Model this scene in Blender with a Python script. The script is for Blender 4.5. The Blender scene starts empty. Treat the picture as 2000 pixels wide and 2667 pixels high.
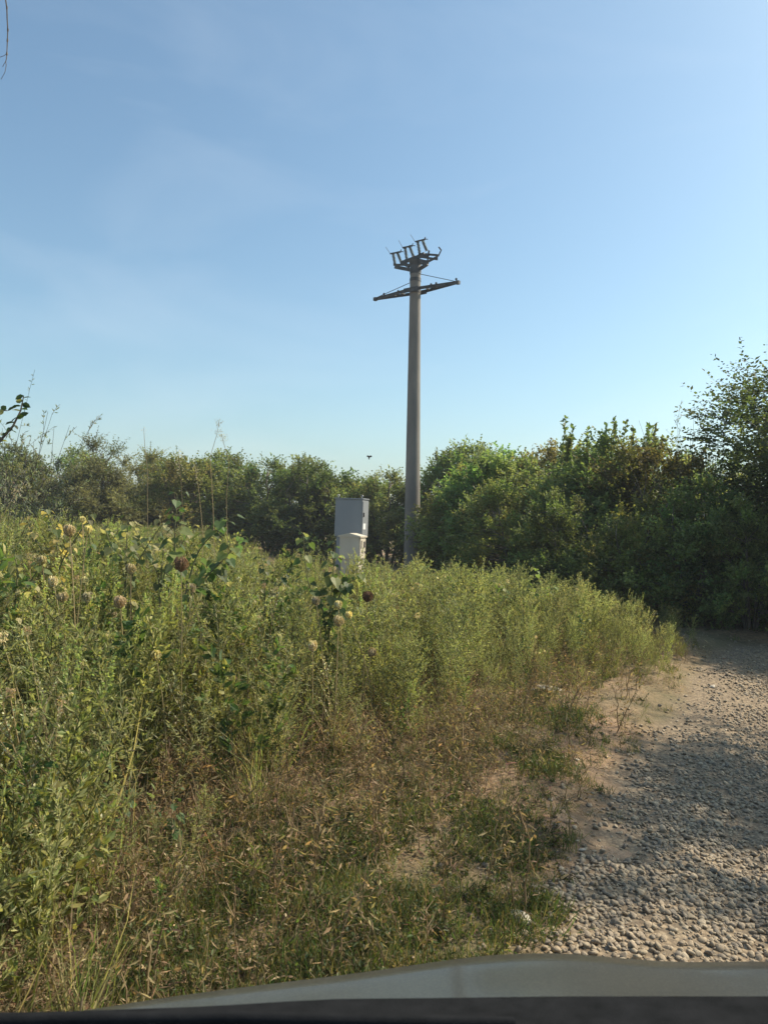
import bpy, bmesh, math, random
import numpy as np
from mathutils import Matrix, Vector
R = math.radians
sc = bpy.context.scene
C = sc.collection
# ------------------------------------------------------------ camera, sky, sun
CAM_H = 1.6
F_PX, PY0 = 2005.0, 1333.5
cd = bpy.data.cameras.new("camera"); cam = bpy.data.objects.new("camera", cd); C.objects.link(cam)
cd.sensor_fit = 'VERTICAL'; cd.sensor_height = 24; cd.lens = 24 * F_PX / 2667
cd.clip_start = 0.05; cd.clip_end = 3000
CM = Matrix.Translation((0, 0, CAM_H)) @ Matrix.Rotation(R(90.47), 4, 'X') @ Matrix.Rotation(R(2.0), 4, 'Z')
cam.matrix_world = CM
cd.dof.use_dof = True; cd.dof.focus_distance = 7.0; cd.dof.aperture_fstop = 7.0
sc.camera = cam
SUN_AZ, SUN_EL = 68.0, 43.0          # azimuth clockwise from +Y
w = bpy.data.worlds.new("World"); sc.world = w; w.use_nodes = True
nt = w.node_tree; nt.nodes.clear()
sky = nt.nodes.new('ShaderNodeTexSky'); sky.sky_type = 'NISHITA'; sky.sun_disc = False
sky.sun_elevation = R(SUN_EL); sky.sun_rotation = R(SUN_AZ)
sky.altitude = 100; sky.air_density = 1.0; sky.dust_density = 1.9; sky.ozone_density = 1.6
bg = nt.nodes.new('ShaderNodeBackground'); bg.inputs[1].default_value = 0.12
wo = nt.nodes.new('ShaderNodeOutputWorld')
wb = nt.nodes.new('ShaderNodeMix'); wb.data_type = 'RGBA'; wb.blend_type = 'MULTIPLY'; wb.inputs[0].default_value = 1
wb.inputs[7].default_value = (.82, .985, .95, 1); nt.links.new(sky.outputs[0], wb.inputs[6]); tcw = nt.nodes.new('ShaderNodeTexCoord'); mpw = nt.nodes.new('ShaderNodeMapping'); mpw.inputs['Scale'].default_value = (1.6, 3.2, 5.5); mpw.inputs['Rotation'].default_value = (.3, .5, .4)
nw = nt.nodes.new('ShaderNodeTexNoise'); nw.inputs['Scale'].default_value = 1.3; nw.inputs['Detail'].default_value = 7; nw.inputs['Distortion'].default_value = .6
rw = nt.nodes.new('ShaderNodeMapRange'); rw.inputs[1].default_value = .48; rw.inputs[2].default_value = .78; rw.inputs[4].default_value = .13
cw = nt.nodes.new('ShaderNodeMix'); cw.data_type = 'RGBA'; cw.inputs[7].default_value = (6.2, 6.6, 6.9, 1)      # thin high cloud
nt.links.new(tcw.outputs['Generated'], mpw.inputs[0]); nt.links.new(mpw.outputs[0], nw.inputs[0]); nt.links.new(nw.outputs[0], rw.inputs[0])
nt.links.new(rw.outputs[0], cw.inputs[0]); nt.links.new(wb.outputs[2], cw.inputs[6]); nt.links.new(cw.outputs[2], bg.inputs[0]); nt.links.new(bg.outputs[0], wo.inputs[0])
sd = bpy.data.lights.new("sun", 'SUN'); sun = bpy.data.objects.new("sun", sd); C.objects.link(sun)
sd.energy = 5.0; sd.angle = R(0.6); sd.color = (1.0, 0.87, 0.68)
SD = Vector((math.sin(R(SUN_AZ)) * math.cos(R(SUN_EL)), math.cos(R(SUN_AZ)) * math.cos(R(SUN_EL)), math.sin(R(SUN_EL))))
sun.rotation_euler = SD.to_track_quat('Z', 'Y').to_euler()
sc.view_settings.view_transform = 'Standard'; sc.view_settings.look = 'None'
sc.view_settings.exposure = 0.6; sc.view_settings.gamma = 1.0
sc.render.engine = 'CYCLES'
sc.cycles.max_bounces = 6; sc.cycles.transmission_bounces = 4; sc.cycles.diffuse_bounces = 3
sc.cycles.use_denoising = True
sc.cycles.sample_clamp_indirect = 6

def at(px, py, Y):
    d = CM.to_3x3() @ Vector(((px - 1000) / F_PX, -(py - PY0) / F_PX, -1))
    return Vector((0, 0, CAM_H)) + d * (Y / d.y)

# ------------------------------------------------------------ tags
def tag(o, label=None, cat=None, group=None, kind=None):
    if label: o['label'] = label
    if cat: o['category'] = cat
    if group: o['group'] = group
    if kind: o['kind'] = kind
    return o
def empty(name, loc=(0, 0, 0), rz=0.0):
    o = bpy.data.objects.new(name, None); C.objects.link(o)
    o.location = loc; o.rotation_euler = (0, 0, rz); o.empty_display_size = .2
    return o

# ------------------------------------------------------------ materials
def newmat(name):
    m = bpy.data.materials.new(name); m.use_nodes = True
    nt = m.node_tree; b = nt.nodes['Principled BSDF']
    return m, nt, b
def N(nt, t, **kw):
    n = nt.nodes.new(t)
    for k, v in kw.items():
        if k.startswith('i_'):
            key = k[2:]; key = int(key) if key.isdigit() else key.replace('_', ' ')
            n.inputs[key].default_value = v
        else: setattr(n, k, v)
    return n
def ramp(nt, fac, stops):
    r = nt.nodes.new('ShaderNodeValToRGB'); e = r.color_ramp.elements
    e[0].position, e[0].color = stops[0][0], (*stops[0][1], 1)
    e[1].position, e[1].color = stops[1][0], (*stops[1][1], 1)
    for p, c in stops[2:]:
        x = e.new(p); x.color = (*c, 1)
    nt.links.new(fac, r.inputs[0]); return r.outputs[0]
def noise(nt, vec, scale, detail=4, rough=.55):
    n = N(nt, 'ShaderNodeTexNoise'); n.inputs['Scale'].default_value = scale
    n.inputs['Detail'].default_value = detail; n.inputs['Roughness'].default_value = rough
    if vec is not None: nt.links.new(vec, n.inputs['Vector'])
    return n.outputs['Fac']
def mixc(nt, fac, a, b, mode='MIX'):
    m = nt.nodes.new('ShaderNodeMix'); m.data_type = 'RGBA'; m.blend_type = mode
    for s, v in ((0, fac), (6, a), (7, b)):
        if hasattr(v, 'links'): nt.links.new(v, m.inputs[s])
        else: m.inputs[s].default_value = v if s == 0 else (*v, 1)
    return m.outputs[2]
def leaf_mat(name, transl=.42, rough=.55, spec=.35, hv=.018, vv=.35):
    """plant surface: per-face colour attribute, varied per plant, with light shining through"""
    m, nt, b = newmat(name)
    at_ = N(nt, 'ShaderNodeAttribute', attribute_name='Col')
    oi = N(nt, 'ShaderNodeObjectInfo')
    hs = N(nt, 'ShaderNodeHueSaturation')
    mr = N(nt, 'ShaderNodeMapRange', i_3=.5 - hv, i_4=.5 + hv); nt.links.new(oi.outputs['Random'], mr.inputs[0])
    wn = N(nt, 'ShaderNodeTexWhiteNoise', noise_dimensions='1D'); nt.links.new(oi.outputs['Random'], wn.inputs['W'])
    mv = N(nt, 'ShaderNodeMapRange', i_3=1 - vv, i_4=1 + vv); nt.links.new(wn.outputs['Value'], mv.inputs[0])
    nt.links.new(mr.outputs[0], hs.inputs['Hue']); nt.links.new(mv.outputs[0], hs.inputs['Value'])
    nt.links.new(at_.outputs['Color'], hs.inputs['Color'])
    b.inputs['Roughness'].default_value = rough; b.inputs['Specular IOR Level'].default_value = spec
    nt.links.new(hs.outputs[0], b.inputs['Base Color'])
    if transl > 0:
        tr = N(nt, 'ShaderNodeBsdfTranslucent')
        tc = N(nt, 'ShaderNodeMix', data_type='RGBA', blend_type='MULTIPLY'); tc.inputs[0].default_value = 1
        nt.links.new(hs.outputs[0], tc.inputs[6]); tc.inputs[7].default_value = (1.45, 1.45, .85, 1)
        nt.links.new(tc.outputs[2], tr.inputs[0])
        mx = N(nt, 'ShaderNodeMixShader', i_0=transl)
        nt.links.new(b.outputs[0], mx.inputs[1]); nt.links.new(tr.outputs[0], mx.inputs[2])
        nt.links.new(mx.outputs[0], nt.nodes['Material Output'].inputs[0])
    return m
M_leaf = leaf_mat('leaf', .5); M_weed = leaf_mat('weed_leaf', .45); M_stem = leaf_mat('stem', 0, .8, .2, .01, .2)
M_dry = leaf_mat('dry_plant', .38, .8, .15, .012, .3)
def bark_mat():
    m, nt, b = newmat('bark'); tc = N(nt, 'ShaderNodeTexCoord')
    mp = N(nt, 'ShaderNodeMapping'); mp.inputs['Scale'].default_value = (6, 6, 1.5); nt.links.new(tc.outputs['Object'], mp.inputs[0])
    f = noise(nt, mp.outputs[0], 4, 6)
    nt.links.new(ramp(nt, f, [(.3, (.05, .04, .03)), (.7, (.2, .17, .13))]), b.inputs['Base Color'])
    b.inputs['Roughness'].default_value = .9
    bp = N(nt, 'ShaderNodeBump', i_Strength=.6, i_Distance=.02); nt.links.new(f, bp.inputs['Height']); nt.links.new(bp.outputs[0], b.inputs['Normal'])
    return m
M_bark = bark_mat()
def surf_mat(name, c1, c2, scale=5, rough=.7, metal=0, bump=0, bscale=40, spec=.5, streak=1.0):
    m, nt, b = newmat(name); tc = N(nt, 'ShaderNodeTexCoord')
    mp = N(nt, 'ShaderNodeMapping'); mp.inputs['Scale'].default_value = (1, 1, streak); nt.links.new(tc.outputs['Object'], mp.inputs[0])
    f = noise(nt, mp.outputs[0], scale, 6, .6)
    nt.links.new(ramp(nt, f, [(.32, c1), (.68, c2)]), b.inputs['Base Color'])
    b.inputs['Roughness'].default_value = rough; b.inputs['Metallic'].default_value = metal; b.inputs['Specular IOR Level'].default_value = spec
    if bump:
        g = noise(nt, tc.outputs['Object'], bscale, 4)
        bp = N(nt, 'ShaderNodeBump', i_Strength=bump, i_Distance=.01); nt.links.new(g, bp.inputs['Height']); nt.links.new(bp.outputs[0], b.inputs['Normal'])
    return m
M_concrete = surf_mat('pole_concrete', (.14, .13, .12), (.24, .22, .19), 2.2, .9, bump=.5, streak=.3)
M_steel = surf_mat('weathered_steel', (.05, .055, .06), (.11, .11, .11), 6, .7, .3)
M_ceramic = surf_mat('insulator_glaze', (.045, .06, .06), (.07, .09, .09), 8, .25)
M_grey = surf_mat('grey_cabinet_paint', (.21, .23, .25), (.25, .27, .29), 2, .45, streak=.4)
M_beige = surf_mat('beige_cabinet_plastic', (.50, .46, .37), (.62, .57, .46), 3, .6, streak=.4)
M_white = surf_mat('white_label', (.75, .76, .76), (.82, .82, .82), 3, .5)
M_dark = surf_mat('dark_label', (.03, .03, .03), (.07, .06, .06), 9, .6)
M_blackp = surf_mat('black_trim', (.012, .013, .014), (.02, .021, .023), 30, .9, bump=.15, bscale=400, spec=.0)
M_rubber = surf_mat('tyre_rubber', (.01, .01, .01), (.02, .02, .02), 30, .85)
M_rim = surf_mat('wheel_alloy', (.4, .4, .42), (.5, .5, .52), 10, .35, .9)
M_lens = surf_mat('lamp_lens', (.6, .62, .64), (.7, .72, .74), 10, .1)
def paint():
    m, nt, b = newmat('car_paint'); tc = N(nt, 'ShaderNodeTexCoord')
    d = noise(nt, tc.outputs['Object'], 3.5, 6, .7); d2 = noise(nt, tc.outputs['Object'], 260, 2)
    c = ramp(nt, d, [(.3, (.046, .041, .030)), (.7, (.062, .056, .040))])
    c = mixc(nt, .12, c, ramp(nt, d2, [(.45, (.04, .04, .035)), (.6, (.25, .24, .2))]))
    nt.links.new(c, b.inputs['Base Color'])
    b.inputs['Metallic'].default_value = .35
    nt.links.new(ramp(nt, d, [(.3, (.30,) * 3), (.7, (.42,) * 3)]), b.inputs['Roughness'])
    b.inputs['Coat Weight'].default_value = .3; b.inputs['Coat Roughness'].default_value = .1
    return m
M_paint = paint()

# ------------------------------------------------------------ mesh builder (quads, numpy)
class MB:
    def __init__(s): s.V = []; s.F = []; s.Cc = []; s.n = 0
    def add(s, V, F, col):
        V = np.asarray(V, float).reshape(-1, 3); F = np.asarray(F, int).reshape(-1, 4)
        s.V.append(V); s.F.append(F + s.n); s.n += len(V)
        col = np.asarray(col, float)
        s.Cc.append(np.broadcast_to(col, (len(F), 3)) if col.ndim == 1 else col)
    def tube(s, pts, rad, n=5, col=(.2, .2, .1), cap=False):
        pts = np.asarray(pts, float); k = len(pts)
        rad = np.broadcast_to(np.asarray(rad, float), (k,)) if np.ndim(rad) == 0 or len(np.atleast_1d(rad)) == k else np.linspace(rad[0], rad[1], k)
        t = np.gradient(pts, axis=0); t /= np.linalg.norm(t, axis=1)[:, None] + 1e-9
        ref = np.array([0, 0, 1.]) if abs(t[0, 2]) < .8 else np.array([1., 0, 0])
        a = np.cross(t, ref); a /= np.linalg.norm(a, axis=1)[:, None] + 1e-9; b = np.cross(t, a)
        th = np.arange(n) * 2 * math.pi / n
        ring = pts[:, None] + rad[:, None, None] * (np.cos(th)[None, :, None] * a[:, None] + np.sin(th)[None, :, None] * b[:, None])
        F = [[i * n + j, i * n + (j + 1) % n, (i + 1) * n + (j + 1) % n, (i + 1) * n + j] for i in range(k - 1) for j in range(n)]
        s.add(ring.reshape(-1, 3), F, col)
        if cap:
            for e in (0, k - 1):
                cc = pts[e]; r = ring[e]
                V = np.vstack([r, cc[None]])
                s.add(V, [[j, (j + 1) % n, n, n] if False else [j, (j + 1) % n, (j + 1) % n, n] for j in range(n)], col)
    def box(s, c, sz, col=(.5, .5, .5), rot=None):
        c = np.asarray(c, float); h = np.asarray(sz, float) / 2
        V = np.array([[x, y, z] for x in (-1, 1) for y in (-1, 1) for z in (-1, 1)]) * h
        if rot is not None: V = V @ np.array(rot).T
        s.add(V + c, [[0, 1, 3, 2], [4, 6, 7, 5], [0, 4, 5, 1], [2, 3, 7, 6], [0, 2, 6, 4], [1, 5, 7, 3]], col)
    def scatter(s, T, P, D, U, L, W, col):
        TV, TF = T; n = len(P)
        D = D / (np.linalg.norm(D, axis=1)[:, None] + 1e-9)
        S = np.cross(U, D); S /= np.linalg.norm(S, axis=1)[:, None] + 1e-9; U = np.cross(D, S)
        L = np.broadcast_to(L, (n,)); W = np.broadcast_to(W, (n,))
        V = P[:, None] + D[:, None] * (L[:, None] * TV[:, 0])[..., None] + S[:, None] * (W[:, None] * TV[:, 1])[..., None] + U[:, None] * (L[:, None] * TV[:, 2])[..., None]
        F = (TF[None] + (np.arange(n) * len(TV))[:, None, None]).reshape(-1, 4)
        col = np.asarray(col, float)
        cc = np.broadcast_to(col, (n, 3)) if col.ndim == 1 else col
        s.add(V.reshape(-1, 3), F, np.repeat(cc, len(TF), axis=0))
    def mesh(s, name, mat, smooth=False):
        V = np.vstack(s.V).astype(np.float32); F = np.vstack(s.F).astype(np.int32); col = np.vstack(s.Cc)
        tri = F[:, 1] == F[:, 2]
        me = bpy.data.meshes.new(name)
        if tri.any():
            faces = [[f[0], f[1], f[3]] if f[1] == f[2] else list(f) for f in F.tolist()]
            me.from_pydata(V.tolist(), [], faces)
        else:
            me.vertices.add(len(V)); me.vertices.foreach_set('co', V.ravel())
            me.loops.add(len(F) * 4); me.loops.foreach_set('vertex_index', F.ravel())
            me.polygons.add(len(F)); me.polygons.foreach_set('loop_start', np.arange(len(F), dtype=np.int32) * 4)
        me.update(calc_edges=True)
        me.polygons.foreach_set('use_smooth', np.full(len(F), smooth))
        a = me.attributes.new('Col', 'FLOAT_COLOR', 'FACE')
        a.data.foreach_set('color', np.hstack([col, np.ones((len(col), 1))]).astype(np.float32).ravel())
        me.materials.append(mat); return me
    def build(s, name, mat, parent=None, smooth=False, link=True):
        o = bpy.data.objects.new(name, s.mesh(name, mat, smooth))
        if link: C.objects.link(o)
        if parent is not None: o.parent = parent
        return o
def TQ(v, f): return (np.array(v, float), np.array(f, int))
T_DIAMOND = TQ([[0, 0, 0], [.45, -.5, .05], [1, 0, 0], [.45, .5, .05]], [[0, 1, 2, 3]])
T_LEAF = TQ([[0, 0, 0], [.3, -.45, .06], [.7, -.38, .05], [1, 0, -.1], [.7, .38, .05], [.3, .45, .06], [.5, 0, -.02]],
            [[0, 1, 2, 6], [6, 2, 3, 4], [0, 6, 4, 5]])
T_BLADE = TQ([[0, -.5, 0], [0, .5, 0], [.35, .42, .07], [.35, -.42, .07], [.7, .28, .04], [.7, -.28, .04], [1, .03, -.1], [1, -.03, -.1]],
             [[0, 1, 2, 3], [3, 2, 4, 5], [5, 4, 6, 7]])
T_HEART = TQ([[0, 0, 0], [-.12, -.3, .05], [.12, -.55, .04], [.42, -.5, 0], [.7, -.28, -.08], [1.05, 0, -.22],
              [.7, .28, -.08], [.42, .5, 0], [.12, .55, .04], [-.12, .3, .05], [.35, 0, -.07], [.7, 0, -.13], [.52, -.62, -.02], [.52, .62, -.02]],
             [[0, 1, 2, 10], [10, 2, 3, 11], [11, 3, 4, 5], [0, 10, 8, 9], [10, 11, 7, 8], [11, 5, 6, 7], [2, 12, 3, 3], [8, 7, 13, 13]][:6])
def rnd(seed): return np.random.default_rng(seed)
def unit(v): return v / (np.linalg.norm(v, axis=-1, keepdims=True) + 1e-9)
def randdir(g, n): return unit(g.normal(size=(n, 3)))
def vary(g, n, base, amt=.25, alt=None, pa=0.0):
    c = np.array(base)[None] * (1 + amt * g.uniform(-1, 1, (n, 1))) * (1 + .12 * g.uniform(-1, 1, (n, 3)))
    if alt is not None:
        k = g.random(n) < pa; c[k] = np.array(alt)[None] * (1 + amt * g.uniform(-1, 1, (k.sum(), 1)))
    return np.clip(c, 0.003, .9)

# ------------------------------------------------------------ terrain
CL = np.array([(-60, -110), (-8, -20), (-3, -9), (.55, -1), (2.08, 2.2), (3.0, 4.3), (3.7, 5.4), (4.55, 6.9), (5.0, 8.1), (6.0, 9.4), (9, 10.0), (16, 10.6), (120, 14)], float)
def road_d(x, y):
    x = np.asarray(x, float); y = np.asarray(y, float); d = np.full(x.shape, 1e9)
    for a, b in zip(CL[:-1], CL[1:]):
        ab = b - a; t = np.clip(((x - a[0]) * ab[0] + (y - a[1]) * ab[1]) / (ab @ ab), 0, 1)
        d = np.minimum(d, np.hypot(x - a[0] - t * ab[0], y - a[1] - t * ab[1]))
    return d
_g = rnd(5); _W = [(_g.uniform(.3, 9) , _g.uniform(0, 6.28), _g.uniform(0, 6.28)) for _ in range(26)]
def wob(x, y, fmax=9):
    s = 0
    for f, th, ph in _W:
        if f < fmax: s = s + np.sin((x * math.cos(th) + y * math.sin(th)) * f + ph) / (1 + f)
    return s * .35
RW = 1.6
def sstep(a, b, v):
    t = np.clip((v - a) / (b - a), 0, 1); return t * t * (3 - 2 * t)
def hfun(x, y):
    x = np.asarray(x, float); y = np.asarray(y, float)
    d = road_d(x, y) + .12 * wob(x, y)
    off = sstep(RW - .15, RW + .55, d)
    near = 1 - sstep(20, 60, np.hypot(x, y))
    rut = .07 * np.exp(-((d - .8) / .3) ** 2)
    z = off * (.10 + .055 * wob(x * 1.6, y * 1.6) * near + .03 * wob(x * 3 + 4, y * 3) * near)
    z = z + off * .30 * sstep(-1, -5, x) * near * sstep(3, 6, y)
    return z - (1 - off) * rut + (1 - off) * .012 * wob(x * 2, y * 2) - .0 * y
def grid_coords(lo, hi, fine_lo, fine_hi, step):
    a = list(np.arange(fine_lo, fine_hi + 1e-6, step)); k = step; v = fine_hi
    while v < hi: k *= 1.25; v += k; a.append(v)
    k = step; v = fine_lo
    while v > lo: k *= 1.25; v -= k; a.insert(0, v)
    return np.array(a)
gx = grid_coords(-900, 900, -6, 6, .07); gy = grid_coords(-300, 1500, .5, 12, .07)
X, Y = np.meshgrid(gx, gy); Z = hfun(X, Y)
nx, ny = len(gx), len(gy)
ii = (np.arange(ny - 1)[:, None] * nx + np.arange(nx - 1)[None]).ravel()
gm = MB(); gm.add(np.stack([X, Y, Z], -1).reshape(-1, 3), np.stack([ii, ii + 1, ii + nx + 1, ii + nx], -1), (.2, .15, .1))
dd = road_d(X, Y) + .12 * wob(X, Y) + .1 * wob(X * 4, Y * 4)
mask = 1 - sstep(RW - .1, RW + .12, dd)
m, nt, b = newmat('ground_soil'); geo = N(nt, 'ShaderNodeNewGeometry'); P = geo.outputs['Position']
am = N(nt, 'ShaderNodeAttribute', attribute_name='road')
n1 = noise(nt, P, 1.3, 8, .65); n2 = noise(nt, P, 18, 8, .7); n3 = noise(nt, P, .5, 4)
soil = ramp(nt, n1, [(.3, (.12, .075, .042)), (.5, (.25, .16, .092)), (.7, (.40, .27, .155))])
lit = ramp(nt, n2, [(.35, (.07, .05, .035)), (.5, (.23, .155, .09)), (.68, (.42, .29, .17))])
off = mixc(nt, .55, soil, lit)
green = mixc(nt, ramp(nt, n3, [(.45, (0, 0, 0)), (.62, (.6, .6, .6))]), off, (.07, .085, .03))
vor = N(nt, 'ShaderNodeTexVoronoi', feature='F1'); vor.inputs['Scale'].default_value = 38; nt.links.new(P, vor.inputs['Vector'])
gcol = mixc(nt, .5, ramp(nt, n1, [(.3, (.22, .155, .09)), (.7, (.42, .31, .19))]), ramp(nt, vor.outputs['Color'], [(.2, (.16, .12, .08)), (.8, (.42, .34, .23))]))
gcol = mixc(nt, ramp(nt, vor.outputs['Distance'], [(.2, (0, 0, 0)), (.6, (.55, .55, .55))]), gcol, (.07, .055, .04))
fin = mixc(nt, am.outputs['Fac'], green, gcol)
nt.links.new(fin, b.inputs['Base Color']); b.inputs['Roughness'].default_value = .95
bp = N(nt, 'ShaderNodeBump', i_Strength=.9, i_Distance=.02); nt.links.new(n2, bp.inputs['Height']); nt.links.new(bp.outputs[0], b.inputs['Normal'])
ground = gm.build('ground', m, smooth=True)
at_ = ground.data.attributes.new('road', 'FLOAT', 'POINT'); at_.data.foreach_set('value', mask.astype(np.float32).ravel())
tag(ground, 'brown soil ground with a stony track running through it', 'ground', kind='structure')

# ------------------------------------------------------------ instanced stuff
def scatter_obj(name, protos, P, rot, scl, idx, label, cat):
    col = bpy.data.collections.new(name + '_kinds')
    for i, p in enumerate(protos):
        p.name = '%s_kind_%02d' % (name, i); col.objects.link(p)
    me = bpy.data.meshes.new(name); me.vertices.add(len(P)); me.vertices.foreach_set('co', np.asarray(P, np.float32).ravel())
    a = me.attributes.new('rot', 'FLOAT_VECTOR', 'POINT'); a.data.foreach_set('vector', np.asarray(rot, np.float32).ravel())
    a = me.attributes.new('scl', 'FLOAT_VECTOR', 'POINT'); a.data.foreach_set('vector', np.asarray(scl, np.float32).ravel())
    a = me.attributes.new('idx', 'INT', 'POINT'); a.data.foreach_set('value', np.asarray(idx, np.int32))
    o = bpy.data.objects.new(name, me); C.objects.link(o)
    g = bpy.data.node_groups.new(name + '_nodes', 'GeometryNodeTree')
    g.interface.new_socket('Geometry', in_out='INPUT', socket_type='NodeSocketGeometry')
    g.interface.new_socket('Geometry', in_out='OUTPUT', socket_type='NodeSocketGeometry')
    gi = g.nodes.new('NodeGroupInput'); go = g.nodes.new('NodeGroupOutput')
    ip = g.nodes.new('GeometryNodeInstanceOnPoints'); ci = g.nodes.new('GeometryNodeCollectionInfo')
    ci.inputs['Collection'].default_value = col; ci.inputs['Separate Children'].default_value = True; ci.inputs['Reset Children'].default_value = True
    def attr(nm, ty):
        n = g.nodes.new('GeometryNodeInputNamedAttribute'); n.data_type = ty; n.inputs['Name'].default_value = nm
        return next(s for s in n.outputs if s.enabled and s.name == 'Attribute')
    L = g.links.new
    L(gi.outputs[0], ip.inputs['Points']); L(ci.outputs[0], ip.inputs['Instance']); ip.inputs['Pick Instance'].default_value = True
    L(attr('idx', 'INT'), ip.inputs['Instance Index']); L(attr('rot', 'FLOAT_VECTOR'), ip.inputs['Rotation']); L(attr('scl', 'FLOAT_VECTOR'), ip.inputs['Scale'])
    L(ip.outputs[0], go.inputs[0])
    md = o.modifiers.new('scatter', 'NODES'); md.node_group = g
    tag(o, label, cat, kind='stuff'); return o

# ---- prototypes
def weed(seed, H, leafL, leafW, base, alt, pa, nb=16, nodes=7, per=3, spread=.35, spikes=0, up=.9, stemcol=(.16, .17, .07), spikecol=(.22, .26, .07), T=T_DIAMOND, lean=.12):
    g = rnd(seed); mb = MB()
    ns = 8; t = np.linspace(0, 1, ns)
    ln = g.normal(0, lean, 2); cv = g.normal(0, .05, (ns, 2)).cumsum(0) * .3
    P0 = np.stack([ln[0] * t * H + cv[:, 0] * H * .3, ln[1] * t * H + cv[:, 1] * H * .3, t * H], -1)
    mb.tube(P0, np.linspace(.006, .0015, ns), 4, stemcol)
    LP, LD = [], []; tips = [P0[-1]]
    for i in range(nb):
        u = .12 + .86 * (i + g.random()) / nb
        p = np.array([np.interp(u, t, P0[:, k]) for k in range(3)])
        a = i * 2.4 + g.normal(0, .3); L = H * spread * (1 - .75 * u) * g.uniform(.7, 1.25) + .03
        d = np.array([math.cos(a), math.sin(a), up * g.uniform(.6, 1.4)]); d /= np.linalg.norm(d)
        q = np.stack([p, p + d * L * .5, p + d * L + np.array([0, 0, L * .2])])
        mb.tube(q, np.array([.0025, .0018, .0009]), 3, stemcol)
        s = g.random(nodes * per) * .9 + .1
        LP.append(p + (q[2] - p) * s[:, None]); LD.append(d + g.normal(0, .65, (nodes * per, 3)))
        tips.append(q[2])
    s = g.random(nb * per); LP.append(np.stack([np.interp(.15 + .85 * s, t, P0[:, k]) for k in range(3)], -1)); LD.append(g.normal(0, 1, (nb * per, 3)) + [0, 0, .5])
    LP = np.vstack(LP); LD = np.vstack(LD); n = len(LP)
    mb.scatter(T, LP, LD, randdir(g, n), leafL * g.uniform(.5, 1.3, n), leafW * g.uniform(.7, 1.3, n), vary(g, n, base, .25, alt, pa))
    for k in range(spikes):
        p = tips[g.integers(len(tips) // 2, len(tips))] if k else tips[0]; L = g.uniform(.07, .16); n = 34
        z = g.random(n); c = g.normal(0, .12, 2)
        q = p + np.stack([c[0] * z * L, c[1] * z * L, z * L], -1)
        dr = g.normal(0, 1, (n, 3)) + [0, 0, .2]
        mb.scatter(T_DIAMOND, q, dr, randdir(g, n), .012, .008, vary(g, n, spikecol, .3))
    return mb.build('weed', M_weed, link=False)
def drystalk(seed, H, col=(.25, .19, .115), leaf=(.27, .205, .115), nl=40):
    g = rnd(seed); mb = MB(); ns = 7; t = np.linspace(0, 1, ns)
    cv = g.normal(0, .07, (ns, 2)).cumsum(0) * H * .5
    P0 = np.stack([cv[:, 0], cv[:, 1], t * H], -1); mb.tube(P0, np.linspace(.004, .0012, ns), 4, col)
    for i in range(6):
        u = g.uniform(.25, .95); p = np.array([np.interp(u, t, P0[:, k]) for k in range(3)])
        d = g.normal(0, 1, 3); d[2] = abs(d[2]) + .3; d /= np.linalg.norm(d); L = H * .25 * g.random() + .04
        mb.tube(np.stack([p, p + d * L * .6, p + d * L + [0, 0, .02]]), np.array([.002, .0015, .0008]), 3, col)
    n = nl; s = g.random(n); P_ = np.stack([np.interp(s, t, P0[:, k]) for k in range(3)], -1) + g.normal(0, .03, (n, 3))
    mb.scatter(T_DIAMOND, P_, randdir(g, n) + [0, 0, -.3], randdir(g, n), g.uniform(.015, .05, n), g.uniform(.003, .012, n), vary(g, n, leaf, .4))
    return mb.build('stalk', M_dry, link=False)
def tuft(seed, H, n, base, alt, pa, spread=.06, wid=.004, tilt=.45, mat=None):
    g = rnd(seed); mb = MB()
    P_ = np.zeros((n, 3)); P_[:, :2] = g.normal(0, spread, (n, 2))
    D = g.normal(0, tilt, (n, 3)); D[:, 2] = 1
    mb.scatter(T_BLADE, P_, D, randdir(g, n), H * g.uniform(.4, 1.2, n), wid * g.uniform(.6, 1.4, n), vary(g, n, base, .3, alt, pa))
    return mb.build('tuft', mat or M_weed, link=False)
def herb(seed, R_, n, base, alt, pa, L=.03, W=.016):
    g = rnd(seed); mb = MB()
    for i in range(7):
        a = g.random() * 6.28; d = np.array([math.cos(a), math.sin(a), g.uniform(.2, 1.2)]); L_ = R_ * g.uniform(.5, 1)
        mb.tube(np.stack([np.zeros(3), d * L_ * .5 + [0, 0, .01], d * L_]), np.array([.002, .0015, .001]), 3, (.14, .12, .05))
        k = n // 7; s = g.random(k)[:, None]
        mb.scatter(T_LEAF, d * L_ * s + g.normal(0, .008, (k, 3)), randdir(g, k) + [0, 0, .3], randdir(g, k) + [0, 0, .8], L * g.uniform(.5, 1.2, k), W * g.uniform(.6, 1.2, k), vary(g, k, base, .3, alt, pa))
    return mb.build('herb', M_weed, link=False)
def litter(seed, n, R_=.15):
    g = rnd(seed); mb = MB()
    P_ = g.normal(0, R_, (n, 3)); P_[:, 2] = abs(g.normal(0, .018, n)) + .004
    D = g.normal(0, 1, (n, 3)); D[:, 2] *= .28; U = g.normal(0, .5, (n, 3)); U[:, 2] = 1
    L = g.uniform(.01, .07, n)
    mb.scatter(T_BLADE, P_, D, U, L, np.where(g.random(n) < .3, g.uniform(.005, .013, n), g.uniform(.0015, .0035, n)), vary(g, n, (.20, .14, .085), .5, (.40, .32, .20), .28))
    return mb.build('litter', M_dry, link=False)
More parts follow.
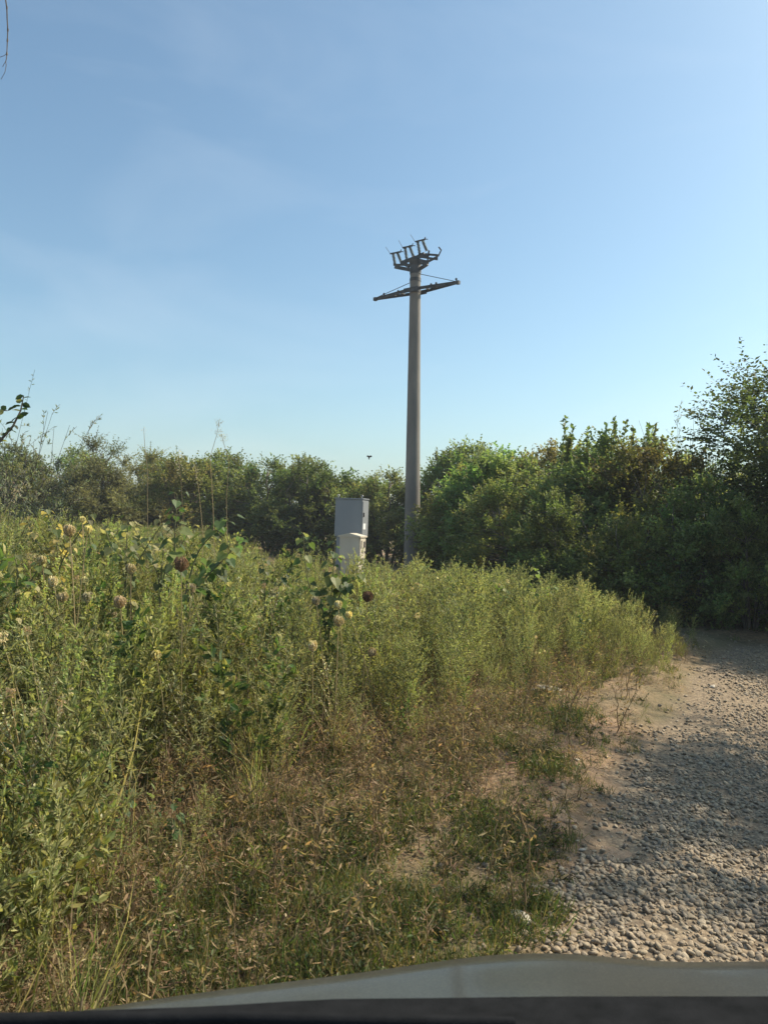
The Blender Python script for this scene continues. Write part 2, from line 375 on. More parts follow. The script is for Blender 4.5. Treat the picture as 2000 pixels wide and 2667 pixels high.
def spikegrass(seed, H, col=(.42, .32, .18)):
    g = rnd(seed); mb = MB()
    for i in range(3):
        t = np.linspace(0, 1, 7); ln = g.normal(0, .25, 2)
        q = np.stack([ln[0] * t ** 2 * H * .6, ln[1] * t ** 2 * H * .6, t * H * g.uniform(.8, 1)], -1)
        mb.tube(q, np.linspace(.0025, .001, 7), 3, col)
        n = 40; s = g.uniform(.78, 1, n); P_ = np.stack([np.interp(s, t, q[:, k]) for k in range(3)], -1)
        mb.scatter(T_DIAMOND, P_, g.normal(0, .4, (n, 3)) + [0, 0, 1], randdir(g, n), .016, .004, vary(g, n, col, .25))
    n = 12
    mb.scatter(T_BLADE, g.normal(0, .02, (n, 3)) * [1, 1, 0], g.normal(0, .5, (n, 3)) + [0, 0, 1], randdir(g, n), H * g.uniform(.3, .7, n), .006, vary(g, n, (.2, .2, .08), .3))
    return mb.build('sg', M_dry, link=False)

GR = (.205, .21, .07); GG = (.265, .265, .13); YG = (.36, .35, .14); DRY = (.30, .22, .11)
P_A = [weed(10 + i, .9, .036, .006, GG, YG, .2, nb=24, nodes=9, per=3) for i in range(3)]                        # greyish feathery
P_B = [weed(20 + i, .85, .04, .012, GR, YG, .3, nb=18, nodes=7, per=3, spikes=10, spikecol=(.32, .35, .12)) for i in range(3)]   # with flower spikes
P_C = [weed(30 + i, .95, .034, .009, (.265, .28, .115), (.37, .37, .17), .4, nb=28, nodes=8, per=4, spread=.45, up=1.5) for i in range(3)]  # fine bushy
P_D = [drystalk(40 + i, .75) for i in range(3)]
P_E = [spikegrass(50 + i, 1.0) for i in range(2)]
P_F = [weed(60 + i, .6, .05, .022, GR, (.22, .2, .06), .15, nb=12, nodes=4, per=3, T=T_LEAF) for i in range(2)]   # broader leaves
def carrot_weed(seed):
    g = rnd(seed); mb = MB()
    for i in range(3):
        H = g.uniform(.7, 1.0); ln = g.normal(0, .12, 2); t = np.linspace(0, 1, 6)
        q = np.stack([ln[0] * t * H, ln[1] * t * H, t * H], -1); mb.tube(q, np.linspace(.003, .0018, 6), 4, (.42, .35, .2))
        hr = g.uniform(.014, .024); m_ = 90; p = randdir(g, m_) * hr * g.uniform(.5, 1, (m_, 1)) * [1, 1, 1.1]
        mb.scatter(T_DIAMOND, q[-1] + [0, 0, hr * .7] + p, p * 30 + g.normal(0, .5, (m_, 3)), randdir(g, m_), .012, .005, vary(g, m_, [(.62, .52, .33), (.7, .66, .45), (.45, .34, .22)][(i + seed) % 3], .25))
        n = 14; s_ = g.uniform(.1, .7, n)[:, None]; mb.scatter(T_DIAMOND, q[-1] * s_, g.normal(0, 1, (n, 3)) + [0, 0, .5], randdir(g, n), .07, .01, vary(g, n, (.2, .22, .09)))
    return mb.build('carrot', M_dry, link=False)
P_H = [carrot_weed(950 + i) for i in range(3)]
P_I = [tuft(960 + i, .8, 46, (.20, .23, .08), (.42, .36, .18), .4, .05, .008, .32) for i in range(2)]           # coarse grass clumps
P_J = [weed(970 + i, .8, .055, .03, (.10, .15, .045), (.3, .28, .1), .12, nb=14, nodes=4, per=2, T=T_LEAF, spread=.3) for i in range(2)]  # dark broad leaves
P_K = [weed(980 + i, .85, .014, .008, (.55, .53, .36), (.26, .28, .13), .55, nb=22, nodes=6, per=3, spread=.38, up=1.6, stemcol=(.3, .25, .15)) for i in range(2)]  # gone-to-seed, pale
WP = P_A + P_B + P_C + P_D + P_E + P_F + P_H + P_I + P_J + P_K       # 0-2,3-5,6-8,9-11,12-13,14-15

# weed field: front edge of the tall growth, x -> y
FE = np.array([(-30, .6), (-3, .9), (-1.6, 1.1), (-.72, 1.9), (-.66, 2.6), (-.5, 3.2), (-.2, 3.8), (.1, 4.4), (.65, 5.1), (1.25, 6.2), (2.1, 7.1), (2.9, 7.5), (3.3, 8.0), (3.7, 8.8), (4.2, 9.3), (5, 30)])
def front(x): return np.interp(x, FE[:, 0], FE[:, 1])
g = rnd(1)
def frustum_pts(g, dens, y0, y1, xr=4.6, margin=.8):
    n = int(dens * (y1 - y0) * (y1 * .52 + margin) * 2)
    x = g.uniform(-1, 1, n) * (y1 * .52 + margin); y = g.uniform(y0, y1, n)
    k = (np.abs(x) < y * .52 + margin); return x[k], y[k]
def in_weeds(x, y):
    back = np.interp(x, [-30, -8, 0, 1.5, 2.6, 3.4, 3.7], [27, 25, 20, 15, 12.0, 10.8, 10.4])
    return (y > front(x) - 1.6 * sstep(-.9, -.2, x) * (1 - sstep(2.2, 3, x))) & (y < back) & (road_d(x, y) > RW + .12) & (x < 4.2)
XS, YS = [], []
for dens, a, b_ in ((46, 1.0, 4.5), (50, 4.5, 11), (32, 11, 14), (17, 14, 27)):
    x, y = frustum_pts(g, dens, a, b_); k = in_weeds(x, y); XS.append(x[k]); YS.append(y[k])
x = np.concatenate(XS); y = np.concatenate(YS); n = len(x)
dens_n = np.clip(.8 + 1.1 * wob(x * 2.1 + 5, y * 2.1), .25, 1)
dfr = y - front(x)                         # how far behind the front edge
keep = g.random(n) < np.clip(.26 + .5 * dfr + .5 * (x > .9), .26, 1); keep |= x < -1.0
keep &= g.random(n) < dens_n
keep &= (dfr > 0) | (g.random(n) < .42)
keep &= ~((np.hypot(x + .9, y - 3.4) < .35))
x, y, dfr = x[keep], y[keep], dfr[keep]; n = len(x)
u = g.random(n); patch = np.asarray(wob(x * .8 + 9, y * .8)); idx = np.zeros(n, int)
right = sstep(-.8, .9, x + .35 * patch * 2)
for i in range(n):
    r_ = u[i]
    if g.random() < right[i] * .85:
        p = [.20, .08, .50, .06, .02, .14] if patch[i] > -.1 else [.08, .05, .70, .06, .02, .09]
    elif x[i] < -1.2 and patch[i] > .0: p = [.24, .42, .04, .08, .02, .20]
    else: p = [.36, .22, .10, .10, .02, .20]
    if dfr[i] < .9 and x[i] > -1.0: p = [.17, .12, .10, .38, .03, .20]
    k = g.choice(6, p=p); idx[i] = [0, 3, 6, 9, 12, 14][k] + g.integers([3, 3, 3, 3, 2, 2][k])
    if g.random() < .30 * (1 - .6 * right[i]):
        k = g.choice(4, p=[.30, .26, .26, .18]); idx[i] = [16, 19, 21, 23][k] + g.integers([3, 2, 2, 2][k])
s = g.uniform(.5, 1.12, n) * np.clip(.47 + .25 * dfr, .28, 1.0) * (1 + .16 * wob(x * 2.5, y * 2.5 + 4) + .1 * wob(x, y + 11))
s = np.where(x < -.9, np.maximum(s, g.uniform(.7, 1.1, n)), s)
s *= np.where((x < -1) & (y > 4), 1.12, 1.0)
s *= 1 - .30 * (1 - sstep(.2, 2.6, road_d(x, y) - RW)) * (x > .8)
s *= 1 - (.55 * sstep(8.5, 15, y) + .12 * sstep(15, 22, y)) * (1 - .55 * sstep(-2.5, -6, x))
z = hfun(x, y) - .01
rot = np.stack([g.normal(0, .2, n), g.normal(0, .2, n), g.uniform(0, 6.28, n)], -1)
scl = np.stack([s * g.uniform(.85, 1.2, n), s * g.uniform(.85, 1.2, n), s], -1)
scatter_obj('weeds', WP, np.stack([x, y, z], -1), rot, scl, idx, 'dense waist-high green and yellowish weeds covering the field left of the track', 'weeds')

# low green grass, mown strip in front, edges of the track, verge under the right hedge
P_G = [tuft(70 + i, .085, 32, (.08, .11, .032), (.22, .18, .08), .28, .045, .0038) for i in range(3)] + [herb(80 + i, .08, 42, (.085, .115, .035), (.22, .17, .08), .25, .022, .011) for i in range(3)]
x, y = frustum_pts(g, 620, 1.0, 5.2); x2, y2 = frustum_pts(g, 200, 5.2, 9); x3, y3 = frustum_pts(g, 25, 9, 14)
x = np.concatenate([x, x2, x3]); y = np.concatenate([y, y2, y3])
q = wob(x * 2.2 + 3, y * 2.2) + .6 * wob(x * .9, y * .9 + 7)
d = road_d(x, y) + .12 * wob(x, y)
lawn = np.exp(-((x - .0) / .8) ** 4 - ((y - 2.9) / .85) ** 4) * 1.3            # bright grass just beyond the bonnet
clump = np.exp(-((x - 1.35) / .33) ** 2 - ((y - 5.9) / .45) ** 2) + .8 * np.exp(-((x - 1.0) / .2) ** 2 - ((y - 4.9) / .3) ** 2) + .9 * np.exp(-((x - .62) / .22) ** 2 - ((y - 3.75) / .3) ** 2)
pr = np.clip(.5 + .65 * q + lawn + clump * 1.2, .0, 1) * (d > RW - .02)
pr = np.where((d < RW + .1) & (d > RW - .35), pr * .25, pr)
pr = pr * (1 - .85 * (d < RW + .68) * (1 - np.clip(clump * 1.6, 0, 1)) * (y > 3.2))
pr = np.where((d > RW + .45) & (x > 2.6), np.maximum(pr, .6), pr)
mid = (d < .28) & (y > 6.6); pr = np.where(mid, .35, pr)
k = (g.random(len(x)) < pr); x, y = x[k], y[k]; n = len(x)
s = g.uniform(.5, 1.15, n) * (1 + .5 * np.exp(-((x - 1.35) / .35) ** 2 - ((y - 5.9) / .5) ** 2))
scatter_obj('grass', P_G, np.stack([x, y, hfun(x, y) - .004], -1), np.stack([g.normal(0, .2, n), g.normal(0, .2, n), g.uniform(0, 6.28, n)], -1), np.repeat(s[:, None], 3, 1), g.integers(0, 6, n),
            'short green grass and creeping herbs between bonnet and weeds', 'grass')
# dry litter and dead stems
P_L = [litter(90 + i, 70) for i in range(4)] + [drystalk(100 + i, .30, nl=44) for i in range(3)]
x, y = frustum_pts(g, 210, 1.0, 6); x2, y2 = frustum_pts(g, 90, 6, 10)
x = np.concatenate([x, x2]); y = np.concatenate([y, y2]); d = road_d(x, y) + .12 * wob(x, y)
pr = np.clip(.75 - .35 * wob(x * 1.5, y * 1.5), .1, 1) * (d > RW + .12) * np.where(d < RW + .62, .3, 1)
pr = pr * (1 - .6 * np.exp(-((x - .0) / .8) ** 4 - ((y - 2.9) / .7) ** 4))
k = g.random(len(x)) < pr; x, y = x[k], y[k]; n = len(x)
idx = np.where(g.random(n) < .66, g.integers(0, 4, n), g.integers(4, 7, n))
scatter_obj('dry_litter', P_L, np.stack([x, y, hfun(x, y)], -1), np.stack([g.normal(0, .12, n), g.normal(0, .12, n), g.uniform(0, 6.28, n)], -1), np.repeat(g.uniform(.6, 1.2, n)[:, None], 3, 1), idx,
            'brown straw, dead stems and dry leaves lying on the bank', 'plant litter')

# ---- gravel
def stone_mesh(seed, mat, sub=2):
    g = rnd(seed); bm = bmesh.new(); bmesh.ops.create_icosphere(bm, subdivisions=sub, radius=.5)
    ax = np.array([1, g.uniform(.6, .9), g.uniform(.35, .62)]); o1, o2, o3 = g.normal(0, 1, (3, 3))
    for v in bm.verts:
        p = np.array(v.co); f = 1 + .17 * math.sin(p @ o1 * 4) + .13 * math.sin(p @ o2 * 6 + 1) + .04 * math.sin(p @ o3 * 14)
        v.co = Vector(p * f * ax)
    for f in bm.faces: f.smooth = True
    me = bpy.data.meshes.new('stone'); bm.to_mesh(me); bm.free(); me.materials.append(mat)
    return me
def stone_mat(name, stops):
    m, nt, b = newmat(name); oi = N(nt, 'ShaderNodeObjectInfo'); tc = N(nt, 'ShaderNodeTexCoord')
    c = ramp(nt, oi.outputs['Random'], stops); f = noise(nt, tc.outputs['Object'], 4, 6, .65)
    c = mixc(nt, .45, c, ramp(nt, f, [(.3, (.13, .10, .07)), (.7, (.42, .34, .23))]), 'MIX')
    nt.links.new(c, b.inputs['Base Color']); b.inputs['Roughness'].default_value = .75
    bp = N(nt, 'ShaderNodeBump', i_Strength=.35, i_Distance=.02); nt.links.new(f, bp.inputs['Height']); nt.links.new(bp.outputs[0], b.inputs['Normal'])
    return m
M_stone = stone_mat('river_pebble', [(0, (.13, .115, .10)), (.25, (.25, .20, .145)), (.5, (.31, .235, .15)), (.75, (.37, .29, .185)), (1, (.46, .385, .27))])
P_S = [bpy.data.objects.new('stone', stone_mesh(200 + i, M_stone)) for i in range(7)]
xs, ys, ss = [], [], []
for dens, a, b_, smin, smax in ((3600, 1.6, 4.6, .012, .040), (2000, 4.6, 7.5, .013, .038), (1500, 7.5, 12.5, .016, .042)):
    x, y = frustum_pts(g, dens, a, b_, margin=1.6); d = road_d(x, y) + .12 * wob(x, y)
    e0 = np.where(y < 3.7, .1, -.3); pr = 1 - sstep(RW - .15 + e0, RW + .12 + np.maximum(e0, 0), d + .3 * wob(x * 3, y * 3)) * .975
    pr *= np.clip(.8 + 1.5 * wob(x * 1.7 + 2, y * 1.7) - .35 * (y > 5.5), .2, 1)
    pr *= np.where(d < RW, 1 - .55 * np.exp(-((d - 1.25) / .2) ** 2) * (y > 5.5), 1)   # worn soil shoulder
    k = (g.random(len(x)) < pr) & (x > -.8 - 0 * y); x, y = x[k], y[k]
    xs.append(x); ys.append(y); ss.append(smin + (smax - smin) * g.random(len(x)) ** 2.2)
x, y, s = map(np.concatenate, (xs, ys, ss)); n = len(x)
scatter_obj('gravel', P_S, np.stack([x, y, hfun(x, y) + s * g.uniform(-.05, .28, n)], -1), np.stack([g.normal(0, .45, n), g.normal(0, .45, n), g.uniform(0, 6.28, n)], -1),
            np.repeat(s[:, None], 3, 1), g.integers(0, 7, n), 'rounded grey and tan river pebbles covering the track', 'gravel')

# ------------------------------------------------------------ trees and bushes
def shoots(mb, g, P0, D0, L, K, leafL, leafW, cols, T=T_DIAMOND, droop=.15, twig=None, pinnate=False):
    n = len(P0); D0 = unit(D0)
    if twig is not None:
        for i in range(0, n):
            e = P0[i] + D0[i] * L[i]
            mb_t, colr = twig; mid = P0[i] + D0[i] * L[i] * .5 + [0, 0, .03 * L[i]]
            mb_t.tube(np.stack([P0[i], mid, e - [0, 0, droop * L[i] * .5]]), np.array([.006, .004, .002]), 3, colr)
    t = (np.arange(K) + .5)[None] / K + g.uniform(-.5, .5, (n, K)) / K
    Pp = P0[:, None] + D0[:, None] * (L[:, None] * t)[..., None]; Pp[..., 2] -= (droop * L[:, None] * t ** 2) * .5
    if pinnate:
        S = unit(np.cross(D0, [0, 0, 1])); sgn = np.where(np.arange(K) % 2, 1, -1)
        Ld = D0[:, None] * .45 + S[:, None] * sgn[None, :, None] + g.normal(0, .35, (n, K, 3))
    else:
        Ld = D0[:, None] * .5 + g.normal(0, .75, (n, K, 3))
    U = g.normal(0, .55, (n * K, 3)) + [0, 0, 1]
    c = np.repeat(cols, K, axis=0) * (1 + .28 * g.uniform(-1, 1, (n * K, 1)))
    mb.scatter(T, Pp.reshape(-1, 3), Ld.reshape(-1, 3), U, leafL * g.uniform(.55, 1.25, n * K), leafW * g.uniform(.7, 1.2, n * K), np.clip(c, .003, 1))
def tree_meshes(seed, H, Rr, base, alt, pa, nclump=90, nsh=14, K=13, leafL=.085, leafW=.055, stems=5, zlow=.06, tops=10, shL=.45, pinnate=False, lobes=7, topshoots=0, T=T_DIAMOND):
    g = rnd(seed); crown = MB(); wood = MB(); nclump = int(nclump * 1.5)
    # crown as several unequal lobes, clump centres scattered through each
    lc = []
    for i in range(lobes):
        a = i * 2.4 + g.normal(0, .4); r = Rr * g.uniform(.25, .62); zz = H * g.uniform(.25, .82) * (1 - .25 * (r / Rr))
        lc.append((math.cos(a) * r, math.sin(a) * r, zz, Rr * g.uniform(.35, .55), H * g.uniform(.14, .22)))
    lc.append((g.normal(0, .1), g.normal(0, .1), H * .76, Rr * .45, H * .2))
    cen = []
    for i in range(nclump):
        l = lc[g.integers(len(lc))]; d = randdir(g, 1)[0] * g.uniform(.45, 1.0) ** .5
        p = np.array([l[0] + d[0] * l[3], l[1] + d[1] * l[3], l[2] + d[2] * l[4]])
        if g.random() < .28: p = np.array([*(unit(g.normal(size=2)) * Rr * g.uniform(.4, .95)), H * g.uniform(zlow, .45)])
        cen.append(p)
    cen = np.array(cen); cen[:, 2] = np.clip(cen[:, 2], H * zlow, H * .97)
    # stems
    st = []
    for i in range(stems):
        a = i * 6.28 / stems + g.normal(0, .3); e = np.array([math.cos(a) * Rr * .45, math.sin(a) * Rr * .45, H * g.uniform(.6, .85)])
        b0 = np.array([math.cos(a) * .12, math.sin(a) * .12, -.05]); t = np.linspace(0, 1, 8)[:, None]
        q = b0 + (e - b0) * t * np.array([1, 1, 1]) + np.array([0, 0, H * .12]) * np.sin(t * 3.14) + g.normal(0, .03, (8, 3)) * t * H * .25
        wood.tube(q, np.linspace(.045, .012, 8) * H / 3.6, 6, (.1, .08, .06)); st.append(q)
    allp = np.vstack(st)
    for c_ in cen:
        lowr = allp[allp[:, 2] < c_[2] + .1]
        if len(lowr) == 0: lowr = allp
        j = np.argmin(np.linalg.norm(lowr - c_ + [0, 0, .25], axis=1)); a = lowr[j]
        m_ = (a + c_) / 2 + g.normal(0, .06, 3) + [0, 0, .05]
        wood.tube(np.stack([a, m_, c_]), np.array([.014, .009, .005]) * H / 3.6, 4, (.1, .08, .06))
    P0 = np.repeat(cen, nsh, 0) + g.normal(0, .08, (len(cen) * nsh, 3)); n = len(P0)
    D = g.normal(0, .6, (n, 3)) + unit(P0 - [0, 0, H * .4]) * .9 + [0, 0, .35]
    cc = vary(g, len(cen), base, .3, alt, pa); cols = np.repeat(cc, nsh, 0)
    shoots(crown, g, P0, D, shL * g.uniform(.5, 1.2, n), K, leafL, leafW, cols, pinnate=pinnate, T=T)
    k = tops   # loose shoots standing out of the outline
    if k:
        hi = cen[np.argsort(-cen[:, 2])[:max(8, nclump // 4)]]; P1 = hi[g.integers(0, len(hi), k)]
        D1 = np.stack([g.normal(0, .45, k), g.normal(0, .45, k), np.ones(k)], -1)
        L1 = g.uniform(.35, .85, k) * H / 3.6
        shoots(crown, g, P1, D1, L1, int(K * 1.7), leafL * .9, leafW * .9, vary(g, k, base, .3, alt, pa), droop=.1, twig=(wood, (.1, .08, .06)), pinnate=pinnate, T=T)
    if topshoots:
        k = topshoots; P1 = np.stack([g.uniform(-.6, .6, k) * Rr, g.uniform(-.3, .3, k), np.full(k, H * .82)], -1)
        D1 = np.stack([g.normal(0, .07, k), g.normal(0, .07, k), np.ones(k)], -1)
        shoots(crown, g, P1, D1, g.uniform(.45, .95, k), 60, leafL * 1.25, leafW * 1.3, vary(g, k, base, .15), droop=0, twig=(wood, (.1, .08, .06)), T=T)
    return crown.mesh('crown', M_leaf), wood.mesh('trunk', M_bark)
def put_tree(name, meshes, x, y, rz, s, label, cat, group):
    r = empty(name, (x, y, float(hfun(x, y)) - .05), rz); r.scale = (s if isinstance(s, tuple) else (s, s, s))
    for nm, me in (('crown', meshes[0]), ('trunk', meshes[1])):
        o = bpy.data.objects.new(nm, me); C.objects.link(o); o.parent = r
    return tag(r, label, cat, group)
DK = (.125, .165, .06); MID = (.18, .22, .08); YL = (.25, .26, .09); OL = (.17, .17, .07); BR = (.2, .11, .06)
K = {
 'dark':  tree_meshes(301, 3.8, 1.7, DK, MID, .35, nclump=120),
 'mid':   tree_meshes(302, 3.7, 1.8, MID, YL, .3, nclump=130, leafL=.08),
 'fresh': tree_meshes(303, 3.6, 1.7, (.15, .205, .07), (.2, .25, .09), .3, nclump=120, leafL=.095, leafW=.07),
 'yell':  tree_meshes(304, 3.2, 1.6, (.20, .21, .07), MID, .35, nclump=120, leafL=.07),
 'feath': tree_meshes(305, 3.9, 1.9, (.17, .18, .08), (.22, .22, .11), .4, nclump=130, nsh=24, K=18, leafL=.08, leafW=.032, tops=160, shL=.6),
 'brown': tree_meshes(306, 3.5, 1.5, (.15, .16, .055), (.16, .14, .06), .3, nclump=110, leafL=.07, tops=20),
 'shoot': tree_meshes(307, 3.3, 1.6, DK, MID, .4, nclump=110, topshoots=14, leafL=.075),
 'shade': tree_meshes(309, 5.2, 2.4, (.10, .13, .05), (.15, .18, .07), .2, nclump=105, nsh=11, K=15, leafL=.07, leafW=.04, tops=30, shL=.7, pinnate=True, lobes=6, zlow=.2),
 'locust': tree_meshes(308, 5.0, 2.6, (.065, .09, .035), (.11, .14, .05), .2, nclump=400, nsh=16, K=20, leafL=.08, leafW=.045, tops=60, shL=.8, pinnate=True, lobes=14, zlow=.05),
}
HG = 'bushes of the hedgerow behind the field'
hedge = [  # kind, px of the crown's middle, distance, height, label
 ('dark', -60, 27, 4.2, 'dark green bush at the far left end of the hedgerow'),
 ('mid', 70, 26, 3.7, 'small rounded bush just right of the pale twiggy shrub'),
 ('feath', 250, 25, 4.25, 'feathery olive bush with brushy upright tips, left end of hedge'),
 ('feath', 375, 27, 4.0, 'lower feathery olive bush beside the tall dry grass'),
 ('brown', 470, 26.5, 4.1, 'bush with reddish brown dead leaves low in its crown'),
 ('dark', 590, 27.5, 4.2, 'dark bush behind the tall thin seeding grass'),
 ('mid', 700, 26, 3.9, 'mid green bush behind the pale grassy gap in the field'),
 ('dark', 800, 25, 4.05, 'dark green bush left of the grey cabinet'),
 ('fresh', 895, 26, 3.8, 'bush directly behind the grey metal cabinet'),
 ('mid', 1010, 25, 3.75, 'bush between the cabinets and the concrete pole'),
 ('dark', 1175, 24.5, 4.3, 'dark bush just right of the concrete pole'),
 ('yell', 1225, 20.5, 3.6, 'yellowish green bush in front of the hedge right of the pole'),
 ('fresh', 1300, 19.5, 3.75, 'bright fresh green bush in the middle of the right hedge'),
 ('mid', 1215, 24, 4.3, 'tall mid green bush behind the yellowish one'),
 ('brown', 1425, 18.5, 4.1, 'bush with a brownish top in the right hedge'),
 ('dark', 1500, 16, 3.4, 'dark olive bush left of the upright leafy shoots'),
 ('shoot', 1590, 15.5, 3.6, 'bush crowned with tall upright leafy shoots'),
 ('yell', 1640, 12.6, 2.3, 'low yellow-green bush near the bend of the track'),
 ('brown', 1735, 14.5, 3.65, 'bush with sparse brown twigs sticking out of its top'),
 ('mid', 1700, 17.5, 3.9, 'mid green bush behind the sparse brown-topped one'),
 ('dark', 1470, 13.2, 2.35, 'low dark bush at the foot of the right hedge'),
 ('dark', 1800, 12.4, 2.6, 'dark shaded bush standing where the track bends away'),
 ('mid', 1340, 16.5, 2.9, 'low leafy bush in front of the bright green one'),
 ('dark', 1960, 11.6, 2.2, 'low dark bush under the large overhanging tree'),
]
HH = {'dark': 3.8, 'mid': 3.7, 'fresh': 3.6, 'yell': 3.2, 'feath': 3.9, 'brown': 3.5, 'shoot': 3.3}
for i, (k_, px, Yd, h, lb) in enumerate(hedge):
    h *= .80 if px < 1050 else (.9 if px < 1550 else (.95 if k_ == 'shoot' else .9))
    p = at(px, 1400, Yd); s = h / HH[k_]
    put_tree('bush', K[k_], p.x, Yd, i * 2.1 if k_ != 'shoot' else .1, (s * (1.35 if px < 1050 else 1.08), s * (1.15 if px < 1050 else 1), s), lb, 'bush', HG)
lo = [(-3.4, 31, 'dark', 3.5), (3.2, 29, 'dark', 4.1), (7, 25, 'mid', 3.9), (10, 21, 'dark', 3.5), (-9.5, 32, 'mid', 3.4), (-15, 31, 'dark', 3.5), (9.5, 16.5, 'dark', 3.2), (-6.3, 31.5, 'mid', 3.5), (-.4, 30, 'mid', 3.0), (-12, 30, 'mid', 3.4)]
for i, (x_, y_, k_, h) in enumerate(lo):
    put_tree('bush', K[k_], x_, y_, i * 1.3, (h / HH[k_] * 1.4, h / HH[k_] * 1.1, h / HH[k_] * 1.05), ['dark bush of the back row seen left of the cabinets', 'dark bush of the back row seen right of the pole', 'green bush of the back row behind the bright one', 'dark bush of the back row behind the brown-topped one', 'green bush of the back row behind the seeding grass', 'dark bush of the back row at the far left', 'dark bush of the back row beside the big tree', 'green bush of the back row above the drooping broad-leaved plant', 'green bush of the back row just left of the pole', 'green bush of the back row behind the olive bushes'][i], 'bush', HG)
put_tree('tree', K['locust'], 8.75, 12.8, .4, (1.15, 1.15, 1.08), 'large dark tree with feathery drooping sprays at the right edge', 'tree', 'trees along the right side of the track')
put_tree('tree', K['shade'], 7.6, 7.2, 2.2, (.68, .68, 1.12), 'shade tree right of the track, outside the right edge', 'tree', 'trees along the right side of the track')
put_tree('tree', K['shade'], 6.2, 5.9, 4.2, (.66, .66, 1.05), 'smaller shade tree right of the car', 'tree', 'trees along the right side of the track')

# ------------------------------------------------------------ concrete pole
PX_ = 21.0
pb = at(1072, 1490, PX_); pz = float(hfun(pb.x, pb.y)); pole = empty('utility_pole', (pb.x, PX_, pz))
tag(pole, 'tall tapered concrete power pole with steel crossarm and switch frame on top', 'power pole')
def Lc(v): return np.array(v) - np.array([pb.x, PX_, pz])
def ZP(zx, zy, dy=0.0):   # point of the pole top at some depth
    return Lc(at(900 + zx / 4.1475, 580 + zy / 4.1475, PX_ + dy))
topz = float(at(1082, 690, PX_).z) - pz; base = np.array([0, 0, 0.])
axis_top = Lc(at(1082, 690, PX_)); mb = MB(); t = np.linspace(0, 1, 24)
mb.tube(np.stack([base * 0 + axis_top * [0, 0, 1] * 0 + (axis_top * np.array([1, 0, 1])) * tt + np.array([0, 0, -.1]) * (1 - tt) for tt in t]), np.linspace(.225, .142, 24), 28, (.4, .4, .4), cap=True)
mb.build('shaft', M_concrete, pole, True)
slope = axis_top[0] / axis_top[2]
def on_axis(z): return np.array([slope * z, 0, z])
for zy, w_ in ((735, .07), (620, .045), (540, .045)):
    mb = MB(); z = ZP(750, zy)[2]; mb.tube([on_axis(z - w_), on_axis(z + w_)], np.array([.155, .155]), 24, (.1, .1, .1), cap=True)
    mb.build('clamp_band', M_steel, pole)
# crossarm: two channels from tip to tip bowing round the shaft (triangular in plan)
aL, aR = ZP(322, 824, .9), ZP(1212, 652, -.9)
arm_d = unit((aR - aL) * [1, 1, 0]); perp = np.array([-arm_d[1], arm_d[0], 0]); zc = ZP(750, 740)[2]
aL[2] = aR[2] = zc; cc = on_axis(zc)
mb = MB()
for sgn in (-1, 1):
    for tip in (aL, aR):
        m_ = cc + perp * sgn * .19 + (tip - cc) * .04
        d = unit(tip - m_); L = np.linalg.norm(tip - m_); s_ = unit(np.cross(d, [0, 0, 1])); Rm = np.stack([d, s_, [0, 0, 1]], 1)
        mb.box((tip + m_) / 2, (L, .014, .075), rot=Rm); mb.box((tip + m_) / 2 + [0, 0, .036], (L, .045, .010), rot=Rm)
    mb.box(cc + perp * sgn * .19, (.5, .02, .12), rot=np.stack([arm_d, perp, [0, 0, 1]], 1))
for f in (.3, .5, .72):
    for tip in (aL, aR):
        c_ = cc + (tip - cc) * f; wd = .38 * (1 - f) + .05
        mb.box(c_, (.04, wd, .03), rot=np.stack([arm_d, perp, [0, 0, 1]], 1))
for tip in (aL, aR): mb.box(tip, (.09, .09, .09), rot=np.stack([arm_d, perp, [0, 0, 1]], 1))
ca = mb.build('crossarm', M_steel, pole)
for f in (-.78, -.42, -.2, .38, .5, .96):
    mb = MB(); tip = aR if f > 0 else aL; c_ = cc + (tip - cc) * abs(f)
    mb.tube([c_ + [0, 0, .02], c_ + [0, 0, .13]], .014, 6, (.1, .1, .1)); mb.tube([c_ + [0, 0, .08], c_ + [0, 0, .115]], .03, 8, (.1, .1, .1), cap=True)
    mb.build('bolt', M_steel, ca)
for tip, zy, zx in ((aL, 632, 690), (aR, 565, 815)):
    mb = MB(); hi = ZP(zx, zy); hi = on_axis(hi[2]) + unit((tip - cc)) * .14
    mb.tube([hi, cc + (tip - cc) * .93 + [0, 0, .05]], .009, 6, (.1, .1, .1)); mb.build('brace_rod', M_steel, pole)
# switch frame
mb = MB()
def bar(a, b_, w_=.035, h_=.05):
    a = np.array(a); b_ = np.array(b_); d = unit(b_ - a); s_ = unit(np.cross(d, [0, 0, 1])); u_ = np.cross(s_, d)
    mb.box((a + b_) / 2, (np.linalg.norm(b_ - a), w_, h_), rot=np.stack([d, s_, u_], 1))
dy = lambda zx: -(zx - 750) / 4.1475 / 2005 * 21 * .8
bar(ZP(535, 478, .45), ZP(700, 510, .1), .06, .09); bar(ZP(520, 455, .45), ZP(740, 455, 0), .04, .05)
bar(ZP(600, 430, .3), ZP(760, 370, 0), .05, .06); bar(ZP(640, 430, .2), ZP(850, 330, -.1), .05, .06); bar(ZP(660, 405, .1), ZP(900, 345, -.2), .045, .07)
bar(ZP(780, 365, 0), ZP(990, 395, -.5), .04, .05); bar(ZP(860, 340, -.2), ZP(1000, 352, -.55), .04, .05); bar(ZP(730, 400, 0), ZP(890, 440, -.3), .06, .13)
bar(ZP(800, 500, -.1), ZP(885, 445, -.3), .06, .08); bar(ZP(880, 440, -.3), ZP(900, 300, -.35), .03, .04); bar(ZP(985, 400, -.5), ZP(995, 350, -.5), .03, .03)
